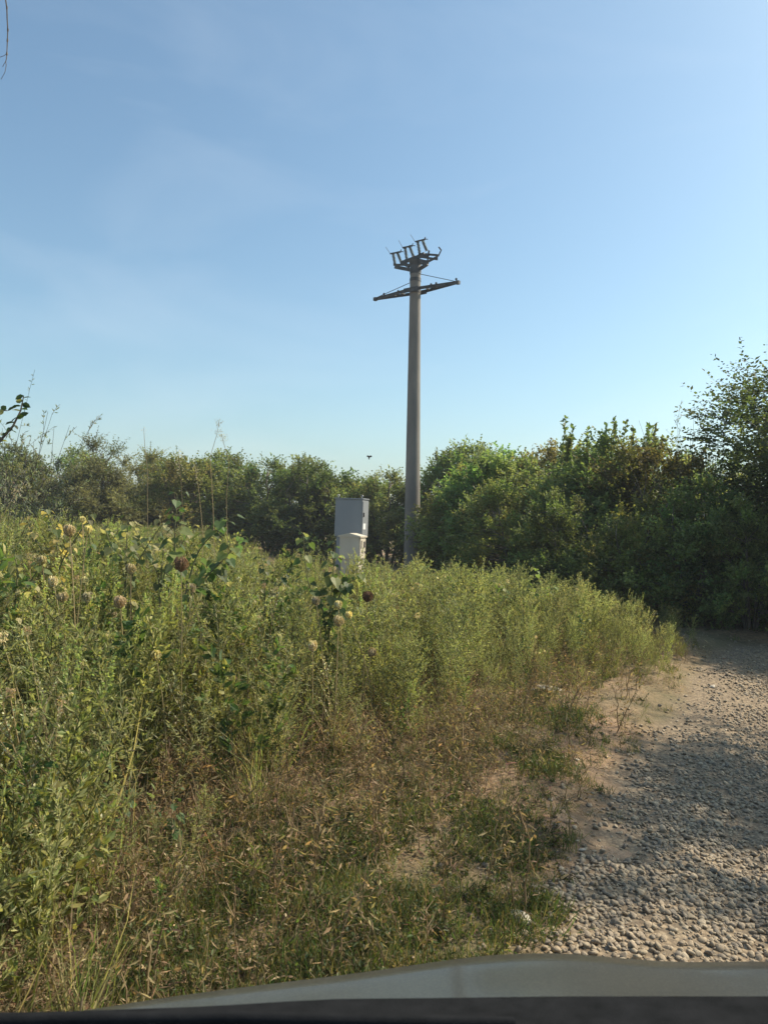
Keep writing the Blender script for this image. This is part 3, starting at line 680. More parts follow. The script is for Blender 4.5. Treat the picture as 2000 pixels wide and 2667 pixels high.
bar(ZP(880, 425, -.3), ZP(985, 372, -.5), .04, .05); bar(ZP(600, 430, .3), ZP(690, 470, .1), .05, .1)
mb.tube([ZP(1000, 365, -.5), ZP(1020, 320, -.52), ZP(1032, 297, -.53), ZP(1005, 262, -.55)], .02, 6, (.1,) * 3)
bx = ZP(755, 470); mb.tube([on_axis(ZP(750, 535)[2]), on_axis(ZP(750, 470)[2]), on_axis(ZP(750, 412)[2])], np.array([.16, .15, .19]), 20, (.1,) * 3, cap=True)
fr = mb.build('switch_frame', M_steel, pole)
def insul(a, b_):
    m2 = MB(); a = np.array(a); b_ = np.array(b_); n = 25; pts = [a + (b_ - a) * i / (n - 1) for i in range(n)]
    m2.tube(pts, np.array([.024 if (i % 3) else .052 for i in range(n)]), 10, (.1,) * 3, cap=True)
    m2.build('insulator', M_ceramic, pole, True)
for (a1, a2, b1, b2, sp0, sp1, fk) in (
    ((535, 455), (512, 330), (600, 425), (558, 318), (432, 262), (480, 330), (600, 300)),
    ((660, 392), (642, 265), (730, 360), (690, 250), (572, 190), (615, 268), (725, 235)),
    ((800, 335), (778, 200), (875, 300), (830, 190), (700, 128), (752, 208), (860, 165))):
    dq = dy(a1[0]); insul(ZP(*a1, dq), ZP(*a2, dq)); insul(ZP(*b1, dq - .1), ZP(*b2, dq - .1))
    mb = MB(); bar(ZP(sp1[0], a2[1] + 6, dq), ZP(fk[0], fk[1] + 14, dq - .12), .03, .035)
    mb.tube([ZP(*sp0, dq), ZP(*sp1, dq)], .006, 5, (.1,) * 3)
    mb.tube([ZP(fk[0] - 8, fk[1] + 10, dq - .12), ZP(fk[0] + 2, fk[1] - 10, dq - .12)], .014, 5, (.1,) * 3); mb.tube([ZP(fk[0] - 8, fk[1] + 10, dq - .12), ZP(fk[0] + 26, fk[1] + 15, dq - .16)], .012, 5, (.1,) * 3)
    mb.build('switch_blade', M_steel, pole)

# ------------------------------------------------------------ cabinets
def bevel_box(name, size, c, mat, parent, bev=.012, zrot=0):
    bm = bmesh.new(); bmesh.ops.create_cube(bm, size=1)
    for v in bm.verts: v.co = Vector((v.co.x * size[0] + c[0], v.co.y * size[1] + c[1], v.co.z * size[2] + c[2]))
    bmesh.ops.bevel(bm, geom=bm.edges[:], offset=bev, segments=2, affect='EDGES')
    me = bpy.data.meshes.new(name); bm.to_mesh(me); bm.free(); me.materials.append(mat)
    o = bpy.data.objects.new(name, me); C.objects.link(o); o.parent = parent; return o
YC = 17.0; p0 = at(880, 1296, YC); p1 = at(953, 1296, YC); z0 = float(hfun(p0.x, YC)); wA = (p1.x - p0.x) + .02; hA = p0.z - z0
rzc = .12
cabA = empty('equipment_cabinet', ((p0.x + p1.x) / 2, YC + .2, z0), -.32)
tag(cabA, 'tall grey metal cabinet rising behind the beige pedestal box', 'electrical cabinet')
DA = .42; zb = p0.z - z0 - .86
bevel_box('body', (wA, DA, .86 - .03), (0, 0, hA - .03 - .415), M_grey, cabA)
bevel_box('lid', (wA + .03, DA + .03, .03), (0, 0, hA - .012), M_grey, cabA, .006)
bevel_box('support', (wA * .9, DA * .8, hA - .86 + .05), (0, 0, (hA - .86) / 2), M_grey, cabA)
bevel_box('door', (.012, DA * .9, .76), (wA / 2 + .005, 0, hA - .45), M_grey, cabA, .004)
bevel_box('label', (.006, .16, .13), (wA / 2 + .013, -.07, hA - .62), M_white, cabA, .002)
bevel_box('handle', (.03, .02, .1), (wA / 2 + .02, -.14, hA - .36), M_dark, cabA, .005)
for sx in (-1, 1):
    mb = MB(); mb.tube([(sx * (wA / 2 - .04), -.12, hA), (sx * (wA / 2 - .04), -.12, hA + .035)], .012, 8, (.3,) * 3, cap=True)
    mb.tube([(sx * (wA / 2 - .04) + .022 * math.cos(a), -.12, hA + .05 + .022 * math.sin(a)) for a in np.linspace(0, 6.28, 13)], .007, 5, (.3,) * 3)
    mb.build('lifting_eye', M_rim, cabA)
YB = 16.3; q0 = at(890, 1392, YB); q1 = at(947, 1392, YB); zq = float(hfun(q0.x, YB)); wB = q1.x - q0.x; hB = q0.z - zq
cabB = empty('meter_cabinet', ((q0.x + q1.x) / 2, YB + .12, zq), -.36)
tag(cabB, 'low beige plastic meter box with a shallow pitched roof', 'electrical cabinet')
DB = .34
bevel_box('body', (wB, DB, .5), (0, 0, hB - .27), M_beige, cabB)
bevel_box('pedestal', (wB * .86, DB * .8, hB - .5), (0, 0, (hB - .5) / 2 - .01), M_beige, cabB)
mb = MB(); a = wB / 2 + .025; d_ = DB / 2 + .025; h0, h1 = hB - .02, hB + .035
mb.add([(-a, -d_, h0 - .03), (a, -d_, h0 - .03), (a, d_, h0 - .03), (-a, d_, h0 - .03), (-a, -d_, h0), (a, -d_, h0), (a, d_, h0), (-a, d_, h0), (0, -d_, h1), (0, d_, h1)],
       [[0, 3, 2, 1], [0, 1, 5, 4], [1, 2, 6, 5], [2, 3, 7, 6], [3, 0, 4, 7], [4, 8, 9, 7], [8, 5, 6, 9], [4, 5, 5, 8], [6, 7, 7, 9]], (.5,) * 3)
mb.build('roof', M_beige, cabB)
bevel_box('door', (.012, DB * .88, .42), (wB / 2 + .004, 0, hB - .28), M_beige, cabB, .004)
bevel_box('warning_strip', (.004, .045, .17), (wB / 2 + .013, -.09, hB - .2), M_dark, cabB, .001)
mb = MB(); mb.tube([(wB / 2 + .014, .0 + .05 * math.cos(t_), hB - .34 + .04 * math.sin(t_)) for t_ in np.linspace(3.3, 6.2, 9)], .006, 5, (.1,) * 3); mb.build('hasp', M_dark, cabB)
bevel_box('meter_window', (.004, .09, .13), (wB / 2 + .013, .07, hB - .2), M_dark, cabB, .001)
bevel_box('lock', (.02, .03, .04), (wB / 2 + .02, .12, hB - .36), M_dark, cabB, .004)

# ------------------------------------------------------------ wild carrot seed heads (countable)
def carrot_proto(seed, col, hr):
    g = rnd(seed); st = MB(); n = 60
    hd = MB()
    # cup of curled rays closing over the top like a bird's nest
    th = g.uniform(0, 6.28, n); 
    for i in range(n):
        r_ = hr * g.uniform(.5, 1.05); t = np.linspace(0, 1, 5)
        rad = r_ * np.sin(t * 2.5); zz = hr * 2.0 * t * g.uniform(.7, 1.05) - hr * .2
        q = np.stack([rad * math.cos(th[i]), rad * math.sin(th[i]), zz], -1)
        hd.tube(q, np.array([.0012, .0016, .002, .0026, .003]), 3, np.array(col) * g.uniform(.6, 1.25))
    m_ = 240; q = randdir(g, m_) * hr * g.uniform(.55, 1, (m_, 1)); q[:, 2] = q[:, 2] * .95 + hr * .8
    hd.scatter(T_DIAMOND, q, randdir(g, m_), randdir(g, m_), .009, .004, vary(g, m_, col, .4))
    return hd.mesh('seed_head', M_dry)
CH = [carrot_proto(400, (.64, .57, .38), .030), carrot_proto(401, (.56, .46, .29), .031), carrot_proto(402, (.24, .15, .10), .038), carrot_proto(403, (.66, .60, .34), .026)]
car = [ # px, py, Y, kind, bottom px,py of visible stem, label
 (183, 1382, 4.6, 1, 'round tan seed head standing against the greenery at upper left'),
 (229, 1376, 4.9, 3, 'greenish seed head just right of the round tan one at upper left'),
 (216, 1350, 5.6, 3, 'small pale seed head highest of the left group'),
 (342, 1480, 4.4, 1, 'tan seed head with a long pale stem leaning right'),
 (473, 1472, 4.2, 2, 'largest dark brown seed head below the broad-leaved branches'),
 (502, 1530, 4.6, 0, 'pale fluffy seed head below the large dark brown one'),
 (315, 1568, 4.2, 1, 'tan seed head on a pale stem leaning right, left centre of the weeds'),
 (165, 1553, 4.2, 1, 'plump tan seed head low on the left among green spikes'),
 (142, 1511, 4.4, 0, 'cream seed head left above the plump tan one'),
 (112, 1457, 4.9, 3, 'small green-cream seed head nearest the left edge'),
 (222, 1511, 5.0, 3, 'smallest round seed head above the narrow grey one'),
 (228, 1555, 4.6, 0, 'narrow grey seed head right of the plump tan one'),
 (825, 1564, 5.3, 0, 'tan seed head left of the pair below the cabinets'),
 (882, 1574, 5.3, 0, 'tan seed head with a side bract, right of the pair below the cabinets'),
 (957, 1555, 5.5, 2, 'small dark seed head nearest the foot of the concrete pole'),
 (882, 1618, 5.1, 1, 'double clumped tan seed head directly below the pair'),
 (912, 1598, 5.4, 3, 'pale ragged seed head right of the double clumped one'),
 (815, 1682, 4.9, 0, 'shaggy pale seed head low in the middle of the weeds'),
 (967, 1697, 5.0, 1, 'compact tan seed head lowest on the right'),
 (410, 1706, 4.0, 3, 'wide white flowering head among the weeds at left centre'),
 (295, 1600, 5.4, 0, 'cream seed head half hidden behind the leaning one'),
 (680, 1780, 4.5, 3, 'curled pale head in the middle of the weeds, lowest of all'),
]
for i, (px, py, Yd, k_, lb) in enumerate(car):
    g = rnd(500 + i); p = at(px, py, Yd); x0, y0 = p.x + g.normal(.06, .1), p.y + g.normal(-.05, .08); z0 = float(hfun(x0, y0))
    r = empty('wild_carrot', (x0, y0, z0)); tag(r, lb, 'dried flower', 'dried wild carrot heads standing above the weeds')
    top = np.array([p.x - x0, p.y - y0, p.z - .03 - z0]); t = np.linspace(0, 1, 9)[:, None]
    q = top * t * [1, 1, 0] * t + [0, 0, top[2]] * t; mb = MB(); mb.tube(q, np.linspace(.0042, .0028, 9), 5, (.36, .30, .17))
    n = 10; s_ = g.uniform(.1, .5, n)[:, None]; mb.scatter(T_DIAMOND, top * s_, g.normal(0, 1, (n, 3)) + [0, 0, .5], randdir(g, n), .07, .012, vary(g, n, (.14, .16, .07)))
    mb.build('stem', M_dry, r)
    o = bpy.data.objects.new('seed_head', CH[k_]); C.objects.link(o); o.parent = r; o.location = tuple(top)
    d = Vector(top - q[-2]); o.rotation_euler = (d.to_track_quat('Z', 'Y') @ Vector((0, 0, 0)).to_track_quat('Z', 'Y')).to_euler() if d.length else (0, 0, 0)
    o.rotation_euler = d.to_track_quat('Z', 'Y').to_euler(); sc_ = g.uniform(.95, 1.2); o.scale = (sc_, sc_, sc_)

# ------------------------------------------------------------ broad-leaved plants
def broad(name, base, tips, leafL, nleaf, label, cat, group, col=(.075, .125, .05), alt=(.15, .2, .07), seed=0, stemr=.008, leafname='leaves', pale=.2):
    """base: world point of the root; tips: list of stem paths through world points"""
    g = rnd(seed); b0 = np.array(base); r = empty(name, tuple(b0)); tag(r, label, cat, group)
    st = MB(); lf = MB()
    for path in tips:
        q = np.array([[*p] for p in path], float) - b0; q = np.vstack([[0, 0, 0], q]) if np.linalg.norm(q[0]) > .02 else q
        k = np.linspace(0, len(q) - 1, 14); q = np.stack([np.interp(k, np.arange(len(q)), q[:, c_]) for c_ in range(3)], -1)
        q[1:-1] = (q[:-2] + q[1:-1] * 2 + q[2:]) / 4
        st.tube(q, np.linspace(stemr, stemr * .3, 14), 6, (.17, .17, .09))
        m_ = nleaf * 2; s_ = np.linspace(.25, 1, m_) + g.normal(0, .02, m_); s_ = np.clip(s_, 0, 1)
        P_ = np.stack([np.interp(s_ * 13, np.arange(14), q[:, c_]) for c_ in range(3)], -1)
        a = np.arange(m_) * 2.4 + g.normal(0, .4, m_); O = np.stack([np.cos(a), np.sin(a), g.uniform(.0, .6, m_)], -1)
        e = P_ + O * leafL * .55 * g.uniform(.5, 1.1, (m_, 1))
        for j in range(m_): st.tube([P_[j], (P_[j] + e[j]) / 2 + [0, 0, .01], e[j]], .0016, 3, (.2, .2, .08))
        D = O * [1, 1, .0] + np.stack([np.zeros(m_), np.zeros(m_), g.uniform(-1.3, -.2, m_)], -1)
        U = O * .8 + [0, 0, .8] + g.normal(0, .35, (m_, 3)); sz = leafL * g.uniform(.3, .95, m_) * (1 - .4 * s_ ** 4)
        lf.scatter(T_HEART, e, D, U, sz, sz * .95, vary(g, m_, col, .25, alt, pale))
    st.build('stem', M_stem, r, True); o = lf.build(leafname, M_leaf, r); return r
BG = 'broad-leaved plants rising out of the weeds'
def gp(px, Yd):
    p = at(px, 1500, Yd); return (p.x, Yd, float(hfun(p.x, Yd)))
broad('leafy_weed', gp(480, 5.2), [[at(470, 1600, 5.2), at(510, 1440, 5.2), at(560, 1385, 5.1), at(600, 1350, 5.0)], [at(480, 1560, 5.2), at(540, 1500, 5.1), at(590, 1450, 5.0), at(625, 1405, 5.0)], [at(460, 1500, 5.3), at(455, 1400, 5.3), at(462, 1290, 5.3)]],
      .105, 15, 'broad-leaved plant with two dark drooping branches reaching right', 'plant', BG, seed=1)
broad('leafy_weed', gp(330, 5.6), [[at(330, 1500, 5.6), at(330, 1420, 5.6), at(335, 1345, 5.6)], [at(340, 1500, 5.6), at(385, 1420, 5.5), at(420, 1370, 5.5)], [at(330, 1500, 5.6), at(290, 1420, 5.6), at(270, 1365, 5.6)]],
      .09, 16, 'broad-leaved plant with pale cream-edged leaf clusters left of the drooping one', 'plant', BG, (.11, .14, .06), (.34, .30, .14), 2, pale=.4)
broad('leafy_weed', gp(150, 6.0), [[at(150, 1480, 6), at(150, 1390, 6), at(120, 1330, 6)], [at(150, 1480, 6), at(200, 1400, 6), at(240, 1340, 6)], [at(140, 1480, 6), at(90, 1400, 6), at(60, 1325, 6)]],
      .085, 16, 'broad-leaved plant with yellowing top leaves near the left edge', 'plant', BG, (.11, .13, .05), (.42, .34, .14), 3, pale=.5)
for i_, (px_, yd_, tp_, lb_) in enumerate(((420, 6.2, 1345, 'bushy broad-leaved plant at the tall grass stalks'), (230, 6.6, 1350, 'bushy pale-topped plant between the two yellowish ones'), (40, 5.2, 1420, 'broad-leaved plant cut by the left edge of the picture'), (590, 5.6, 1510, 'broad-leaved plant under the tips of the drooping branches'), (930, 6.8, 1560, 'low leafy plant below the beige meter box'), (1110, 8.6, 1520, 'leafy plant in the weeds right of the pole foot'))):
    broad('leafy_weed', gp(px_, yd_), [[at(px_, tp_ + 160, yd_), at(px_ + 8, tp_ + 70, yd_), at(px_ - 5, tp_, yd_)], [at(px_, tp_ + 160, yd_), at(px_ + 50, tp_ + 80, yd_ - .1), at(px_ + 80, tp_ + 30, yd_ - .2)], [at(px_, tp_ + 160, yd_), at(px_ - 45, tp_ + 80, yd_ + .1), at(px_ - 75, tp_ + 20, yd_ + .1)]],
          .085, 11, lb_, 'plant', BG, (.12, .16, .06), (.34, .32, .16), 20 + i_, pale=.35)
broad('leafy_weed', gp(860, 6.0), [[at(858, 1600, 6), at(868, 1500, 6), at(872, 1415, 6)], [at(850, 1600, 6), at(800, 1520, 6), at(790, 1390, 6)], [at(860, 1600, 6), at(900, 1520, 6), at(945, 1500, 6)]],
      .10, 17, 'upright maple-like plant in front of the beige meter box', 'plant', BG, (.08, .13, .045), (.24, .27, .12), 4, pale=.3)
broad('leafy_weed', gp(690, 6.4), [[at(690, 1600, 6.4), at(690, 1500, 6.4), at(680, 1445, 6.4)], [at(690, 1600, 6.4), at(730, 1520, 6.4), at(760, 1480, 6.4)]],
      .075, 15, 'low broad-leaved plant between the drooping one and the cabinets', 'plant', BG, (.08, .12, .045), (.2, .22, .1), 5)
broad('leafy_weed', gp(1370, 9.2), [[at(1370, 1600, 9.2), at(1380, 1540, 9.2), at(1400, 1475, 9.2)], [at(1370, 1600, 9.2), at(1420, 1545, 9.1), at(1465, 1525, 9.0)], [at(1360, 1600, 9.2), at(1320, 1550, 9.2), at(1290, 1520, 9.2)]],
      .10, 18, 'light green broad-leaved plant on top of the right weed mound', 'plant', BG, (.12, .17, .05), (.28, .3, .12), 6, pale=.3)
broad('leafy_weed', gp(260, 3.3), [[at(250, 2150, 3.3), at(250, 2050, 3.3), at(262, 1955, 3.3)], [at(260, 2200, 3.3), at(300, 2140, 3.3), at(345, 2060, 3.25)]],
      .085, 8, 'plant with one pale star-shaped leaf in the near left weeds', 'plant', BG, (.10, .16, .06), (.26, .32, .18), 7, .006, pale=.3)
broad('leafy_weed', gp(460, 3.5), [[at(450, 2200, 3.5), at(448, 2140, 3.5), at(452, 2060, 3.5)], [at(455, 2200, 3.5), at(400, 2120, 3.5), at(370, 2050, 3.5)]],
      .08, 7, 'plant with a hanging bright green leaf beside the bare soil', 'plant', BG, (.10, .15, .05), (.2, .25, .1), 8, .006)
broad('leafy_weed', gp(110, 2.9), [[at(110, 2350, 2.9), at(112, 2290, 2.9), at(125, 2230, 2.9)]],
      .06, 5, 'small plant with bright yellow withered leaves at lower left', 'plant', BG, (.55, .36, .03), (.5, .33, .03), 9, .005)
# left tree whose branch and dead twig reach into the picture
lt = empty('tree', (-2.35, 3.6, float(hfun(-2.35, 3.6)))); tag(lt, 'young tree at the left edge with a leafy branch tip and a dead hanging twig', 'tree')
lb = np.array(lt.location); wd = MB(); lf = MB(); g = rnd(77)
tr = [(0, 0, -.1), (-.03, .0, 1.2), (-.06, .02, 2.6), (-.08, .0, 3.8)]
wd.tube(tr, np.array([.045, .038, .028, .02]), 8, (.1,) * 3)
def lp(px, py, Yd): return np.array(at(px, py, Yd)) - lb
brs = [[(-.05, 0, 1.35), lp(-60, 1230, 3.6), lp(0, 1150, 3.6), lp(35, 1110, 3.6), lp(55, 1070, 3.6), lp(63, 1030, 3.6)],
       [(-.05, 0, 1.5), lp(-60, 1100, 3.6), lp(-20, 1065, 3.6), lp(20, 1070, 3.6)],
       [(-.05, 0, 1.9), (-.5, .2, 2.3), (-.9, .4, 2.5)], [(-.05, 0, 2.4), (-.2, -.3, 3.0), (-.4, -.6, 3.4)]]
for q in brs:
    q = np.array(q); wd.tube(q, np.linspace(.010, .0022, len(q)), 5, (.12,) * 3)
    m_ = 19 if len(q) > 4 else 10; s_ = np.linspace(.38, 1, m_) * (len(q) - 1); P_ = np.stack([np.interp(s_, np.arange(len(q)), q[:, c_]) for c_ in range(3)], -1)
    sg = np.where(np.arange(m_) % 2, 1, -1)[:, None]
    D = np.array([.9, 0, .15]) * sg * np.array([1, 1, .3]) + g.normal(0, .35, (m_, 3)); U = g.normal(0, .6, (m_, 3)) + [0, 0, 1]
    lf.scatter(T_LEAF, P_, D, U, .042 * g.uniform(.7, 1.15, m_), .03, vary(g, m_, (.035, .06, .025), .3, (.2, .21, .1), .25))
top_limb = [(-.08, 0, 3.8), (.0, 0, 4.0), lp(5, -120, 3.6)]
wd.tube(top_limb, np.array([.018, .012, .006]), 6, (.1,) * 3)
wd.build('trunk', M_bark, lt, True); lf.build('crown', M_leaf, lt)
tw = MB(); A = [lp(5, -120, 3.6), lp(16, 0, 3.6), lp(19, 20, 3.6), lp(20, 50, 3.6), lp(21.5, 78, 3.6), lp(20.5, 105, 3.6), lp(19, 140, 3.6), lp(18, 153, 3.6), lp(16, 160, 3.6)]
tw.tube(A, np.linspace(.0034, .0018, len(A)), 5, (.1,) * 3); tw.tube([lp(16, 160, 3.6), lp(17.5, 170, 3.6), lp(14, 188, 3.6), lp(4, 207, 3.6)], np.linspace(.0018, .0012, 4), 4, (.1,) * 3)
tw.tube([lp(16, 160, 3.6), lp(12, 166, 3.6), lp(8, 174, 3.6)], .0014, 4, (.1,) * 3); tw.tube([lp(18, 140, 3.6), lp(12, 145, 3.6), lp(-2, 150, 3.6), lp(-12, 152, 3.6)], .0014, 4, (.1,) * 3)
for i in (2, 4, 5, 6): tw.tube([A[i] - [0, 0, .006], A[i] + [0, 0, .006]], .0042, 5, (.1,) * 3, cap=True)
tw.build('twig', M_bark, lt)
# pale twiggy shrub behind it
def wiry(name, px, Yd, h, label):
    g = rnd(int(px) + 900); p = at(px, 1400, Yd); r = empty(name, (p.x, Yd, float(hfun(p.x, Yd)))); tag(r, label, 'shrub')
    wd = MB(); lf = MB()
    for i in range(26):
        d = np.array([g.normal(0, .28), g.normal(0, .28), 1]); L = h * g.uniform(.6, 1.0); d /= np.linalg.norm(d); q = np.array([d * L * t + [0, 0, 0] + g.normal(0, .03, 3) * t for t in np.linspace(0, 1, 6)])
        wd.tube(q, np.linspace(.008, .002, 6), 3, (.1,) * 3)
        for j in range(7):
            s_ = g.uniform(.45, 1); b_ = q[-1] * s_; e = b_ + (d + g.normal(0, .5, 3)) * g.uniform(.1, .28); wd.tube([b_, (b_ + e) / 2 + [0, 0, .02], e], .002, 3, (.1,) * 3)
            m_ = 9; P_ = b_ + (e - b_) * g.random((m_, 1)); lf.scatter(T_DIAMOND, P_, randdir(g, m_) + d, randdir(g, m_), .05, .012, vary(g, m_, (.16, .18, .13), .25))
    wd.build('stem', M_bark, r); lf.build('leaves', M_leaf, r)
wiry('wiry_shrub', 10, 8.5, 2.45, 'pale wiry shrub with thin grey-green leaves behind the left branch')
wiry('wiry_shrub', 1790, 14.0, 3.9, 'sparse thin-twigged shrub poking above the right hedge')
# tall seeding grasses
for i, (pts, lb_) in enumerate((([(560, 1500), (556, 1330), (548, 1190), (566, 1130), (571, 1098)], 'tallest pale grass plume rising above the left hedge line'),
                                 ([(595, 1500), (590, 1300), (597, 1200), (582, 1150), (577, 1130)], 'thin grey grass stalk right of the tallest plume'),
                                 ([(485, 1500), (478, 1350), (472, 1250), (466, 1175)], 'straight tan reed left of the tallest plume'),
                                 ([(385, 1420), (385, 1230), (378, 1160), (375, 1115)], 'fine bare stalk above the feathery olive bush'),
                                 ([(530, 1400), (520, 1290), (510, 1215)], 'short tan seeding grass beside the straight reed'),
                                 ([(0, 1360), (22, 1320), (52, 1268)], 'tan seeding grass slanting right at the left edge'))):
    Yd = 6.6 if i != 5 else 4.2; q = [np.array(at(a, b_, Yd)) for a, b_ in pts]; g0 = np.array([q[0][0], Yd, float(hfun(q[0][0], Yd))])
    r = empty('tall_grass', tuple(g0)); tag(r, lb_, 'grass stalk', 'tall dry grasses above the weeds'); q = np.array([g0] + q) - g0
    mb = MB(); mb.tube(q, np.linspace(.0038, .0014, len(q)), 4, (.34, .28, .18)); mb.build('stem', M_dry, r)
    g = rnd(600 + i); n = 70 if i != 3 else 12; s_ = 1 - g.random(n) ** 1.5 * .2; k = s_ * (len(q) - 1); P_ = np.stack([np.interp(k, np.arange(len(q)), q[:, c_]) for c_ in range(3)], -1) + g.normal(0, .018, (n, 3))
    mb = MB(); mb.scatter(T_DIAMOND, P_, g.normal(0, .8, (n, 3)) + [0, 0, 1], randdir(g, n), .02, .004, vary(g, n, (.46, .41, .33), .25)); mb.build('seed_plume', M_dry, r)

# ------------------------------------------------------------ small single things
def gpos(px, py):   # a point of the ground seen at a pixel
    o = Vector((0, 0, CAM_H)); d = CM.to_3x3() @ Vector(((px - 1000) / F_PX, -(py - PY0) / F_PX, -1)); t = 1.0
    for i in range(4000):
        p = o + d * t
        if p.z < float(hfun(p.x, p.y)): break
        t += .01
    return np.array(p)
a, b_ = gpos(505, 2225), gpos(780, 2355); mb = MB(); o0 = a.copy()
t = np.linspace(0, 1, 9)[:, None]; q = (b_ - a) * t + np.array([0, 0, 1]) * (.045 + .012 * np.sin(t * 3.1)) + rnd(3).normal(0, .004, (9, 3)); mb.tube(q, np.linspace(.0045, .0025, 9), 6, (.36, .27, .14), cap=True)
mb.tube([q[2], q[2] + [-.05, .0, .09]], .003, 4, (.4, .22, .1)); so = mb.build('dry_stick', M_dry); so.location = tuple(o0)
tag(so, 'thin yellow-brown dead stalk lying across the low grass', 'stick')
for i, (px, py, sz, sp, lb_) in enumerate(((1430, 1800, .17, (1.5, 1, .45), 'large pale limestone lump at the foot of the weed mound'), (1390, 1802, .07, (1, 1, .8), 'small pale stone just left of the large limestone lump'),
      (1500, 1981, .05, (1, .9, .6), 'white stone on the bare earth mound beside the track'), (1515, 2217, .04, (1, .9, .7), 'small white stone in the grass edging the track'),
      (1855, 1791, .09, (1, .8, .5), 'pale stone in the grassy middle of the far track'), (1349, 2395, .10, (1, .8, .55), 'flat pale cobble at the edge of the gravel beside the grass'))):
    p = gpos(px, py); me = stone_mesh(700 + i, stone_mat('pale_stone', [(0, (.5, .47, .4)), (1, (.62, .58, .5))])); o = bpy.data.objects.new('stone', me); C.objects.link(o)
    o.location = (p[0], p[1], p[2] + sz * sp[2] * .25); o.scale = tuple(sz * k for k in sp); o.rotation_euler = (.2, .1, i * 1.1); tag(o, lb_, 'stone', 'pale loose stones')
# clods at the edge of the track
M_clod = surf_mat('dry_clay', (.20, .14, .09), (.33, .24, .16), 9, .95, bump=1, bscale=30)
for i, (px, py, sz, lb_) in enumerate(((1560, 2215, .30, 'rounded clay mound where gravel meets grass'), (1600, 2150, .24, 'worn clay ridge behind the rounded clay mound'), (1440, 2110, .22, 'crumbly clay hump left of the wheel rut'))):
    p = gpos(px, py); me = stone_mesh(720 + i, M_clod, 4); o = bpy.data.objects.new('clay_mound', me); C.objects.link(o)
    o.location = (p[0], p[1], p[2] - .02); o.scale = (sz * 1.1, sz * .9, sz * .42); o.rotation_euler = (0, 0, i * .8 + .5); tag(o, lb_, 'clay mound', 'clay humps at the track edge')
# bird
p = at(961.5, 1190.5, 14.0); br = empty('bird', tuple(p)); tag(br, 'tiny dark bird in flight above the hedge left of the pole', 'bird')
mb = MB(); q = np.array([(-.0, 0, -.035), (-.004, 0, -.024), (-.002, 0, -.005), (.004, 0, .014), (.012, .0, .03)]); mb.tube(q, np.array([.004, .011, .015, .013, .004]), 8, (.02, .02, .02), cap=True)
mb.tube([(-.0, 0, -.030), (.003, -.003, -.038), (.012, -.005, -.034)], np.array([.009, .010, .001]), 8, (.02,) * 3, cap=True); mb.build('body', M_dark, br, True)
for s_ in (-1, 1):
    mb = MB(); m_ = 3; mb.scatter(T_LEAF, np.tile([[.002, 0, .004]], (m_, 1)), np.array([[s_ * (.7 + .1 * k), .3, .5 - .2 * k] for k in range(m_)]), np.tile([[0, 1., .2]], (m_, 1)), .055, .02, (.02,) * 3); mb.build('wing', M_dark, br)

# ------------------------------------------------------------ the car the picture is taken from
CX = .42; car_ = empty('car', (CX, -.6, 0)); tag(car_, 'grey-green car seen from inside, its bonnet filling the bottom edge', 'car')
def cpt(px, py, Yd):
    p = at(px, py, Yd); return p
# far rim of the bonnet seen from the seat: px -> py, with its distance ahead
rim = [(60, 2664, .98), (200, 2636, 1.04), (330, 2612, 1.09), (560, 2580, 1.14), (760, 2556, 1.18), (1000, 2526, 1.21), (1200, 2494, 1.23), (1330, 2482, 1.24), (1450, 2481, 1.25), (1550, 2486, 1.25), (1650, 2500, 1.25), (1720, 2507, 1.25), (1850, 2506, 1.25), (2000, 2502, 1.25)]
rp = [np.array(cpt(*r_)) for r_ in rim]
rx = np.array([p[0] for p in rp]); ry = np.array([p[1] for p in rp]); rz_ = np.array([p[2] for p in rp])
# mirror about the car's middle for the unseen right side
xs_ = np.linspace(-.49, 1.33, 90)
def crest(x):
    if x > CX + .15:
        xm = 2 * CX - x if x > CX + .3 else None
        if xm is not None:
            k = sstep(CX + .22, CX + .6, x); return (np.interp(max(x - 0, rx[-1]), rx, ry) * (1 - k) + np.interp(xm, rx, ry) * k, np.interp(min(x, rx[-1]), rx, rz_) * (1 - k) + np.interp(xm, rx, rz_) * k)
    return (np.interp(x, rx, ry), np.interp(x, rx, rz_))
rows = []; Y0c = .74
for x in xs_:
    cc_ = [crest(x + dx_) for dx_ in (-.07, -.035, 0, .035, .07)] if -.35 < x < 1.2 else [crest(x)]; cy, cz = (sum(c_[k_] for c_ in cc_) / len(cc_) for k_ in (0, 1)); zr = CAM_H - .02
    # rear edge (cowl side): sits a little higher than the crest
    zrear = cz + .62 * (cy - .9) * .40
    prof = []
    for t in np.linspace(0, 1, 14):
        yy = .80 + (cy - .80) * t; zz = cz + (zrear - cz) * (1 - t) ** 1.3 + .012 * math.sin(t * 3.14)
        prof.append((x, yy, zz))
    for t in np.linspace(.08, 1, 10):   # nose falling away in front
        a_ = .68 + t * 1.0; prof.append((x, cy + .3 * (math.sin(a_) - math.sin(.68)), cz + .3 * (math.cos(a_) - math.cos(.68))))
    rows.append(prof)
V = np.array(rows); nr, nc = V.shape[:2]; V = V - [CX, -.6, 0]
ii = (np.arange(nr - 1)[:, None] * nc + np.arange(nc - 1)[None]).ravel()
mb = MB(); mb.add(V.reshape(-1, 3), np.stack([ii, ii + nc, ii + nc + 1, ii + 1], -1), (.1,) * 3)
hood = mb.build('bonnet', M_paint, car_, True); md = hood.modifiers.new('solid', 'SOLIDIFY'); md.thickness = .015; md.offset = -1
